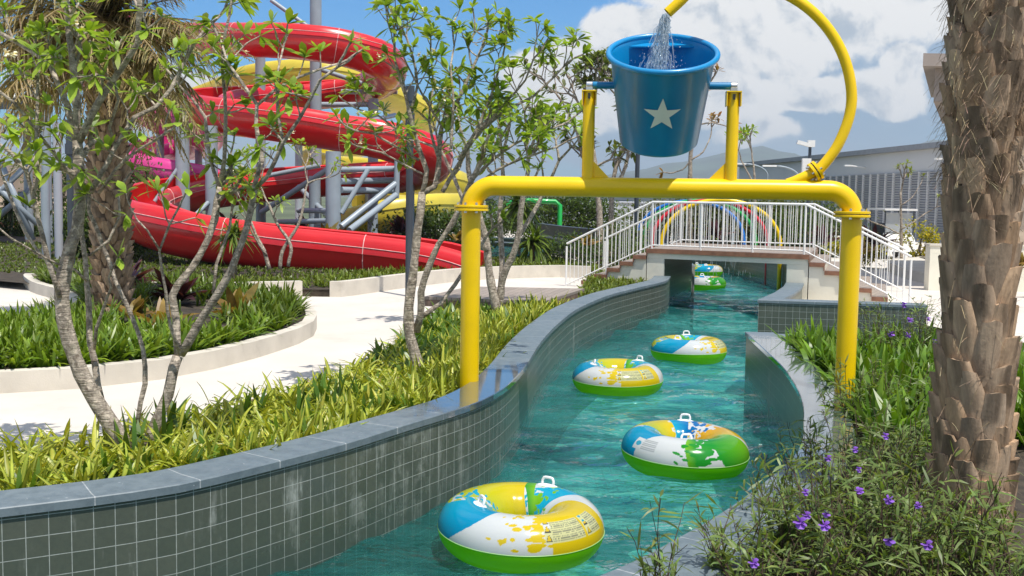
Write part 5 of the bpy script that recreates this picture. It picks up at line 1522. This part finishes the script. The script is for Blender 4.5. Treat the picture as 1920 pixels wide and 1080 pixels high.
D_ = [([(505, 505), (495, 470), (480, 440), (468, 410)], .05, .03, .1, 3, 0), ([(540, 500), (545, 460), (520, 420), (505, 385)], .045, .028, .1, 3, 0), ([(525, 505), (530, 470), (560, 420), (570, 380)], .05, .03, .2, 3, 0), ([(500, 480), (480, 450), (470, 430)], .03, .02, -.2, 2, 0)]
frangi('frangipani_tree', at(525, 508, .56), 'small sparse frangipani standing in front of the lowest red run', D_, 25.2, 23, (.16, .26), 7, (.5, .014, .2, 1.2), .2)
E_ = [([(1124, 480), (1124, 400), (1118, 330), (1112, 280)], .11, .07, .2, 4, 0), ([(1146, 480), (1146, 400), (1150, 340), (1158, 300)], .10, .06, .2, 4, .3), ([(1148, 360), (1170, 320), (1178, 280), (1168, 240)], .06, .045, .2, 3, .2), ([(1120, 340), (1095, 300), (1085, 260)], .06, .045, .2, 3, .2)]
frangi('bushy_tree', atd(1135, 480, 33), 'olive green bushy tree with two pale trunks left of the bucket', E_, 33, 31, (.22, .38), 8, (.85, .02, .25, 2.2), .0, leafn=(7, 11), col=(.09, .14, .025), tipc=(.17, .2, .05))
F_ = [([(1293, 460), (1294, 330), (1296, 280), (1306, 230), (1322, 180)], .09, .05, .1, 2, 0), ([(1295, 300), (1318, 285), (1330, 262)], .03, .02, .1, 1, 0), ([(1300, 236), (1330, 230), (1345, 232)], .03, .02, .1, 1, 0), ([(1296, 300), (1280, 318), (1268, 322)], .025, .02, .1, 0, 0)]
frangi('sparse_tree', atd(1293, 460, 34), 'thin tree with sparse orange-green leaf clusters right of the bucket', F_, 34, 37, (.2, .34), 8, (.42, .02, .03, 2.5), .0, leafn=(8, 13), col=(.22, .15, .03), tipc=(.34, .16, .06))
G_ = [([(1416, 400), (1415, 340), (1413, 310)], .06, .04, .1, 3, 0), ([(1416, 350), (1400, 320), (1392, 305)], .04, .03, .1, 2, 0)]
frangi('young_tree', atd(1416, 400, 44), 'small round young tree between the right upright and hoop', G_, 44, 41, (.2, .34), 7, (.55, .02, .1, 2.0), .0, leafn=(8, 12))
H_ = [([(1690, 490), (1690, 430), (1689, 390), (1689, 360)], .06, .035, .1, 2, 0), ([(1689, 440), (1660, 425), (1640, 418)], .025, .02, .1, 1, 0), ([(1690, 430), (1715, 415), (1735, 400)], .025, .02, .1, 1, 0), ([(1690, 385), (1710, 370), (1722, 352)], .02, .015, .1, 0, 0), ([(1690, 455), (1660, 450), (1635, 440)], .025, .02, .1, 1, 0)]
frangi('young_tree', atd(1690, 490, 36), 'slender young tree with tiered crown before the louvred wall', H_, 36, 43, (.12, .22), 7, (.42, .015, .08, 1.6), .0, leafn=(9, 14), col=(.16, .22, .02), tipc=(.28, .33, .04))

# ------------------------------------------------------------------ ground planting
rs = np.random.RandomState(77)
def xy(poly): return [(p[0], p[1]) for p in poly]
SG = dict(cA=(.10, .18, .010), cB=(.20, .29, .02), mid=(.47, .48, .07))
f = Fol()
x, y = scatter([(p.x, p.y) for p in offset(LS, .46)[6:iend]] + bedL_edge, .16, rs); k = np.abs(x - PL.x) + np.abs(y - PL.y) > .28
x, y = x[k], y[k]
LA = np.array([(p.x, p.y) for p in LS]); wallside = np.min(np.hypot(x[:, None] - LA[:, 0], y[:, None] - LA[:, 1]), axis=1) < 1.02
xw, yw = x[wallside], y[wallside]; x, y = x[~wallside], y[~wallside]
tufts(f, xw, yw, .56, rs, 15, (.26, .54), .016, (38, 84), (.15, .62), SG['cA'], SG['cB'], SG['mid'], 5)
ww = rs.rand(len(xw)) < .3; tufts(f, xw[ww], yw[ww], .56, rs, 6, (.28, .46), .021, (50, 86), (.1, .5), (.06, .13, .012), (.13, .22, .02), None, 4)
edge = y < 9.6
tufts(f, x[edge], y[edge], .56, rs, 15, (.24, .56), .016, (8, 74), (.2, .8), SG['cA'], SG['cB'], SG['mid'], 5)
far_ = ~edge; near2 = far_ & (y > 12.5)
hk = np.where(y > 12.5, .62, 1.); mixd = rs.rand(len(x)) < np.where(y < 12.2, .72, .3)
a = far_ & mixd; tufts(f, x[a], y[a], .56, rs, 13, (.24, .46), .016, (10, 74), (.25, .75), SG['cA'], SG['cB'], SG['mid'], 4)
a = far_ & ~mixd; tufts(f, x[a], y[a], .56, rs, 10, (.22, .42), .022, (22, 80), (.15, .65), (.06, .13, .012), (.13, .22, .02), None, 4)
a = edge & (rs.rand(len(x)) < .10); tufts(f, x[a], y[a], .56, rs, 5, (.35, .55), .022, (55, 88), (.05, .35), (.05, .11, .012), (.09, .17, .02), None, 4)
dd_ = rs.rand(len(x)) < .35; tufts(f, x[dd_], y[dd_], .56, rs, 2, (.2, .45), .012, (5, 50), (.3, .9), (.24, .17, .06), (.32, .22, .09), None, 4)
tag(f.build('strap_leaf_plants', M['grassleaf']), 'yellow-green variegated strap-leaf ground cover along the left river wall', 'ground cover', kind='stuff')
f = Fol(); isl2 = xy(offset(isl + isl[:1], .30)[:-1])
x, y = scatter(isl2, .15, rs); dpal = np.hypot(x - lp.x, y - lp.y)
rq = np.random.RandomState(3)
SPM = [(rq.uniform(232, 395), rq.uniform(512, 588)) for _ in range(30)] + [(170, 580), (185, 600)]
SPC = [(rq.uniform(235, 440), rq.uniform(588, 632)) for _ in range(32)] + [(rq.uniform(400, 470), rq.uniform(540, 590)) for _ in range(8)]
occ = np.array([tuple(at(px, py, .6))[:2] for px, py in SPM + SPC])
fre = np.min(np.hypot(x[:, None] - occ[:, 0], y[:, None] - occ[:, 1]), axis=1) > .36
x, y, dpal = x[fre], y[fre], dpal[fre]
fr1 = (y < lp.y - 1.5)
tufts(f, x[fr1], y[fr1], .58, rs, 12, (.3, .58), .02, (30, 84), (.15, .55), (.08, .16, .01), (.2, .29, .025), None, 4)
a = ~fr1 & (dpal > .6); tufts(f, x[a], y[a], .58, rs, 9, (.35, .6), .02, (35, 84), (.15, .55), (.06, .11, .01), (.14, .2, .02), None, 4)
tag(f.build('strap_leaf_plants', M['grassleaf']), 'green strappy lily-like ground cover filling the island bed', 'ground cover', kind='stuff')
# dark bromeliads and rusty croton leaves round the palm
def rosplant(name, label, group, n, L, W, cA, cB, spots, cat, per=(16, 22), el=(20, 75)):
    proto = None
    for i, (x, y, z) in enumerate(spots):
        if proto is None or i % 4 == 0 and i < 12:
            root = empty(name, (x, y, z), label, cat, group); f = Fol()
            k = rs.randint(*per); q = rs.uniform(0, 2 * PI, k); e = np.radians(rs.uniform(el[0], el[1], k))
            D = np.stack([np.cos(q) * np.cos(e), np.sin(q) * np.cos(e), np.sin(e)], 1); P = np.tile([x, y, z + .03], (k, 1)) + rs.normal(0, .03, (k, 3)) * [1, 1, .3]
            f.add(strips(P, D, rs.uniform(L[0], L[1], k), W * rs.uniform(.7, 1.2, k), rs.uniform(.1, .55, k), 5, jit(cA, k, rs, .4), jit(cB, k, rs, .45), 'lance', rs.uniform(-.6, .6, k)))
            f.build('leaves', M['leaf'], root); proto = root
        else: copy_tree(proto, (x, y, z), rs.uniform(0, 6.28))
sp = [tuple(at(px + rs.normal(0, 8), py + rs.normal(0, 4), .6)) for px, py in SPM]
rosplant('bromeliad', 'broad leaved dark maroon bromeliad in the island bed by the palm', 'maroon bromeliads around the palm', 32, (.6, 1.0), .09, (.045, .012, .018), (.10, .026, .035), sp, 'plant', (26, 34))
sp = [tuple(at(px + rs.normal(0, 6), py + rs.normal(0, 4), .6)) for px, py in SPC]
rosplant('croton', 'bronze and yellow broad leaved plant in the island bed right of the palm', 'bronze plants right of the palm', 40, (.45, .75), .075, (.20, .13, .03), (.30, .19, .05), sp, 'plant', (14, 20))
# lawn strip and shrubs by the slide
f = Fol(); lawn2 = [(p.x, p.y) for p in offset(lw, .25)] + [(p.x, p.y) for p in offset(lw, 1.9)][::-1]
x, y = scatter(lawn2, .24, rs); tufts(f, x, y, .55, rs, 9, (.18, .38), .02, (30, 85), (.15, .6), (.09, .14, .012), (.2, .25, .03), None, 3)
tag(f.build('strap_leaf_plants', M['grassleaf']), 'strappy green plants along the kerb before the red slide', 'ground cover', kind='stuff')
f = Fol(); lawn3 = [(p.x, p.y) for p in offset(lw, 1.9)] + [(2.2, 33), (0, 40), (-22, 40), (-22, 30)]
x, y = scatter(lawn3, .28, rs); tufts(f, x, y, .55, rs, 9, (.06, .15), .02, (30, 88), (.1, .5), (.08, .13, .015), (.16, .20, .03), None, 2)
tag(f.build('lawn', M['grassleaf']), 'short green lawn under the red slide', 'grass', kind='stuff')
f = Fol(); x, y = scatter(bedC, .2, rs); tufts(f, x, y, .6, rs, 12, (.10, .26), .016, (30, 85), (.15, .6), (.08, .14, .012), (.2, .24, .03), None, 3)
tag(f.build('strap_leaf_plants', M['grassleaf']), 'grassy green planting at the left foot of the bridge stairs', 'ground cover', kind='stuff')
# right bed: broad strap leaves at the post, ruellia in front
f = Fol(); bedR1 = [(p.x, p.y) for p in offset(RA, -.42) if 7.9 < p.y < 13.6] + [(4.6, 12.9), (5.6, 12.4), (5.2, 8.0)]
x, y = scatter(bedR1, .17, rs); k = np.abs(x - PR.x) + np.abs(y - PR.y) > .3; x, y = x[k], y[k]
tufts(f, x, y, .66, rs, 12, (.32, .62), .026, (32, 86), (.1, .6), (.06, .15, .012), (.16, .27, .02), None, 4)
tag(f.build('strap_leaf_plants', M['grassleaf']), 'glossy green strap-leaf plants around the right yellow post', 'ground cover', kind='stuff')

def ruellia(root, x0, y0, z0, nst, h, spread, rs, flowers, dens=1.):
    st = MB(); f = Fol()
    for i in range(nst):
        q = rs.uniform(0, 2 * PI); rr = spread * math.sqrt(rs.rand()); p = Vector((x0 + rr * math.cos(q), y0 + rr * math.sin(q), z0))
        d = Vector((math.cos(q) * rs.uniform(0, .5), math.sin(q) * rs.uniform(0, .5), 1)).normalized(); L = h * rs.uniform(.55, 1.1)
        pts = [p]; k = 7
        if spread < .05 and i > 0:
            pts = [Vector((x0, y0, z0 + .01))]
        for j in range(k):
            d = (d + Vector(rs.normal(0, .10, 3))).normalized(); pts.append(pts[-1] + d * L / k)
        st.tube(pts, [.0045 - .0028 * j / k for j in range(k + 1)], 4, cap=False, col=(.085, .05, .035))
        segs = []
        for j in range(1, k):
            if rs.rand() < .55:
                b = Vector(rs.normal(0, 1, 3)); b.z = abs(b.z) + .3; b.normalize(); e = pts[j] + b * L * rs.uniform(.12, .3); st.tube([pts[j], e], [.0022, .0014], 3, cap=False, col=(.09, .06, .04)); segs.append((pts[j], e))
        segs += [(pts[j], pts[j + 1]) for j in range(1, k)]
        nl = int(len(segs) * 1.9 * dens); si = rs.randint(0, len(segs), nl); tt = rs.rand(nl)
        P = np.array([segs[a][0].lerp(segs[a][1], t) for a, t in zip(si, tt)]); D = rs.normal(0, 1, (nl, 3)); D[:, 2] = np.abs(D[:, 2]) * .9 + .15; D /= np.linalg.norm(D, axis=1, keepdims=True)
        f.add(strips(P, D, rs.uniform(.06, .15, nl), .0068 * rs.uniform(.7, 1.3, nl), rs.uniform(.0, .6, nl), 3, jit((.12, .18, .045), nl, rs, .4), jit((.22, .29, .08), nl, rs, .4), 'lance', rs.uniform(-.8, .8, nl)))
    st.build('stems', M['fibre'], root); f.build('leaves', M['leaf'], root)
    for (p, sc) in flowers:
        g = Fol(); axn = np.array([rs.normal(0, .35), -.8, .45 + rs.normal(0, .25)]); axn /= np.linalg.norm(axn)
        u = np.cross(axn, [.2, .1, 1.]); u /= np.linalg.norm(u); v = np.cross(axn, u)
        P = []; D = []
        for k in range(5):
            q = 2 * PI * k / 5 + .3; P.append(np.array(p)); D.append((u * math.cos(q) + v * math.sin(q)) * .93 + axn * .3)
        n = 5; g.add(strips(np.array(P), np.array(D), .028 * sc, .019 * sc, .12, 3, jit((.14, .03, .30), n, rs, .1), jit((.36, .16, .72), n, rs, .12), 'petal'))
        g.build('flower', M['petal'], root)
FL = [(1500, 978, 1.5), (1546, 984, 1.25), (1512, 965, 1.), (1550, 962, .9), (1552, 858, 1.1), (1602, 842, 1.05), (1660, 817, 1.1), (1510, 922, .9), (1611, 920, 1.1), (1667, 936, 1.15), (1722, 947, .9), (1668, 1011, 1.2), (1738, 1020, 1.2), (1413, 1054, 1.1), (1610, 880, .8)]
SH = [(1500, 1130, .46, 30), (1600, 1095, .55, 50), (1700, 1080, .55, 48), (1590, 1000, .5, 40), (1690, 990, .52, 46), (1530, 1000, .42, 22), (1460, 1075, .36, 15), (1640, 925, .46, 38), (1580, 915, .40, 22), (1710, 910, .46, 34), (1880, 1090, .42, 38), (1340, 1110, .42, 7), (1800, 1150, .42, 36), (1410, 1190, .46, 12), (1225, 1200, .60, 9)]
used = set()
for i, (px, py, h, n) in enumerate(SH):
    b = at(px, py, .66)
    root = empty('ruellia_shrub', b, 'wispy narrow-leaved shrub with violet flowers and dark stems, foreground right', 'shrub', 'violet flowered shrubs in the right bed')
    fl = []
    for j, (fx, fy, sc) in enumerate(FL):
        best = min(range(len(SH)), key=lambda k: abs(SH[k][0] - fx) + abs(SH[k][1] - 75 - fy))
        if best == i: fl.append((at(fx, fy, 1.27 + .06 * rs.rand()), sc * .66))
    ruellia(root, b.x, b.y, .66, n, h * 1.02, .34 if n > 15 else .006, rs, fl)
for px, py, h, n, fls, lab in [(1700, 690, .8, 46, [(1671, 625, 1.3), (1703, 628, 1.3), (1695, 571, 1.1), (1706, 600, 1.2), (1625, 650, 1.1), (1740, 598, 1.), (1752, 640, 1.)], 'taller wispy shrub with violet flowers left of the palm, before the tiled wall'), (1640, 800, .55, 36, [], 'wispy flowerless shrub by the right yellow post foot')]:
    b = at(px, py, .66); root = empty('ruellia_shrub', b, lab, 'shrub'); ruellia(root, b.x, b.y, .66, n, h, .4, rs, [(atd(fx, fy, b.y - .2), sc * 1.2) for fx, fy, sc in fls], 1.2)
# ------------------------------------------------------------------ hedges and shrubs in the background
def leafblob(name, label, c, size, n, L, col, tip, rs, cat='shrub', group=None, W=.3):
    root = empty(name, (c[0], c[1], ZP), label, cat, group); f = Fol()
    nc = max(6, int(n / 60)); cc = rs.normal(0, 1, (nc, 3)); cc /= np.linalg.norm(cc, axis=1, keepdims=True); cc *= rs.uniform(.35, 1., (nc, 1)) ** .5
    i = rs.randint(0, nc, n); P = cc[i] + rs.normal(0, .2, (n, 3)); P[:, 2] = np.maximum(P[:, 2], -1)
    P = P * np.array(size) / 2 + np.array(c) + np.array([0, 0, size[2] / 2])
    D = rs.normal(0, 1, (n, 3)) + (cc[i] * .8) + [0, 0, .5]; D /= np.linalg.norm(D, axis=1, keepdims=True)
    f.add(strips(P, D, rs.uniform(L[0], L[1], n), L[1] * W * .5, rs.uniform(0, .5, n), 3, jit(col, n, rs, .45), jit(tip, n, rs, .4), 'lance', rs.uniform(-.8, .8, n)))
    f.build('foliage', M['leaf'], root)
    m = MB()
    for k in range(min(9, nc)): m.tube([Vector((c[0] + rs.normal(0, .08), c[1] + rs.normal(0, .08), ZP)), Vector(cc[k] * np.array(size) / 2 * .8 + np.array(c) + np.array([0, 0, size[2] / 2]))], [.04, .015], 5, cap=False)
    m.build('stems', M['twig'], root); return root
def P3(px, d, z=.4): 
    p = atd(px, 400, d); return (p.x, p.y, z)
G1 = (.045, .085, .015); G2 = (.10, .15, .03); O1 = (.08, .10, .03); O2 = (.15, .17, .06)
leafblob('clipped_hedge', 'dense green hedge beyond the dark splash tank', P3(1055, 50), (5.5, 1.8, 2.3), 10000, (.12, .24), G1, G2, rs, 'hedge')
leafblob('loose_hedge', 'loose olive hedge seen through the bridge railing', P3(1375, 52), (9.5, 2.4, 2.2), 15000, (.16, .34), O1, O2, rs, 'hedge')
leafblob('loose_hedge', 'green hedge behind the right stair railing', P3(1530, 42), (4.2, 1.6, 2.0), 4200, (.1, .2), G1, G2, rs, 'hedge')
leafblob('low_shrub', 'low leafy shrub at the foot of the left stair railing', P3(1110, 31), (2.6, 1.4, 1.1), 2400, (.08, .16), G1, G2, rs)
leafblob('low_shrub', 'leafy shrub under the pale twin trunks', P3(1165, 33.5), (2.4, 1.4, 1.2), 2400, (.1, .18), G1, (.16, .2, .04), rs)
leafblob('flowering_shrub', 'shrub with yellow blossoms beside the golf cart', P3(1605, 35), (1.6, 1.2, 1.1), 1500, (.1, .2), (.13, .17, .02), (.6, .5, .02), rs)
leafblob('flowering_shrub', 'yellow blossoming shrub in front of the golf cart', P3(1725, 38), (1.5, 1.0, 1.5), 900, (.1, .2), (.10, .15, .02), (.62, .5, .02), rs)
for px, d, s, lab in [(30, 47, (5, 2, 1.0), 'low dark hedge along the road at the far left'), (200, 46, (7, 2, 1.3), 'dark green hedge behind the palm trunk'), (110, 52, (3.4, 2.4, 3.6), 'rounded leafy bush before the beige building'), (190, 32, (2.6, 1.6, 1.7), 'bushy green shrub behind the island palm'), (270, 37, (2.2, 1.6, 3.0), 'leafy upright shrub left of the pink slide'), (820, 40, (4, 2, 1.7), 'tropical green shrubbery at the end of the red slide'), (720, 46, (5, 2, 1.4), 'dark green shrubs under the yellow slide'), (900, 52, (4, 2, 2.2), 'dense green shrubs beyond the splash pool')]:
    leafblob('leafy_shrub', lab, P3(px, d), s, int(900 * s[0]), (.12, .26), G1, G2, rs)
for px, py, d, s, lab in [(975, 385, 36, 1.9, 'spiky dracaena tall head of bright narrow leaves behind the post'), (1000, 455, 31, 1.5, 'drooping spiky dracaena lower clump near the splash pool'), (440, 440, 24.5, 1.0, 'bright yellow-green dracaena before the red slide'), (20, 390, 46, 2.0, 'dark tufted dracaena at the far left by the road')]:
    c = atd(px, py, d); root = empty('dracaena', (c.x, c.y, ZP), lab, 'plant'); f = Fol(); k = 130
    q = rs.uniform(0, 2 * PI, k); e = np.radians(rs.uniform(-25, 85, k)); D = np.stack([np.cos(q) * np.cos(e), np.sin(q) * np.cos(e), np.sin(e)], 1)
    P = np.tile(list(c), (k, 1)) + rs.normal(0, .06, (k, 3)); bright = (.16, .24, .03) if 'dark' not in lab else (.05, .08, .02)
    f.add(strips(P, D, s * rs.uniform(.4, .62, k), .024 * s, rs.uniform(.2, .9, k), 5, jit(tuple(x * .5 for x in bright), k, rs, .3), jit(bright, k, rs, .3), 'strap', rs.uniform(-.4, .4, k)))
    f.build('leaves', M['leaf'], root); m = MB(); m.tube([Vector((c.x, c.y, ZP)), c], .05, 8); m.build('stem', M['twig'], root)
# hills
def ridge(label, prof, d, dep):
    m = MB(); P = smoothpts([atd(px, py, d) for px, py in prof], 60); n = len(P); rr = np.random.RandomState(8)
    rows = 7; vs = []
    for j in range(rows):
        t = j / (rows - 1)
        for i, p in enumerate(P):
            h = max(0., p.z) * (1 - (2 * abs(t - .5)) ** 1.5) * (1 + rr.normal(0, .02)); vs.append((p.x * (1 + (t - .5) * dep / d), d + (t - .5) * dep + rr.normal(0, 12), h if 0 < j < rows - 1 else -2))
    m.add(vs, [(j * n + i, j * n + i + 1, (j + 1) * n + i + 1, (j + 1) * n + i) for j in range(rows - 1) for i in range(n - 1)])
    return tag(m.build('hills', M['hill'], None, True), label, 'hills', kind='structure')
ridge('distant ridge', [(-900, 330), (-300, 320), (200, 330), (700, 345), (1000, 342), (1100, 330), (1180, 322), (1280, 301), (1360, 287), (1430, 277), (1490, 288), (1540, 306), (1580, 310), (1640, 288), (1700, 270), (1800, 262), (2100, 280), (2600, 320)], 4200, 2400)

# air between here and the ridge
hz = MB(); hz.box((0, 2700, 131), (9000, 6600, 268))
ho = hz.build('haze', bpy.data.materials.new('haze_air')); tag(ho, kind='stuff')
hm = ho.data.materials[0]; hm.use_nodes = True; hm.node_tree.nodes.clear()
ho_ = hm.node_tree.nodes.new('ShaderNodeOutputMaterial'); hv = hm.node_tree.nodes.new('ShaderNodeVolumePrincipled')
hv.inputs['Color'].default_value = (.80, .88, .96, 1); hv.inputs['Density'].default_value = .00024; hv.inputs['Anisotropy'].default_value = .2
hm.node_tree.links.new(hv.outputs[0], ho_.inputs['Volume'])
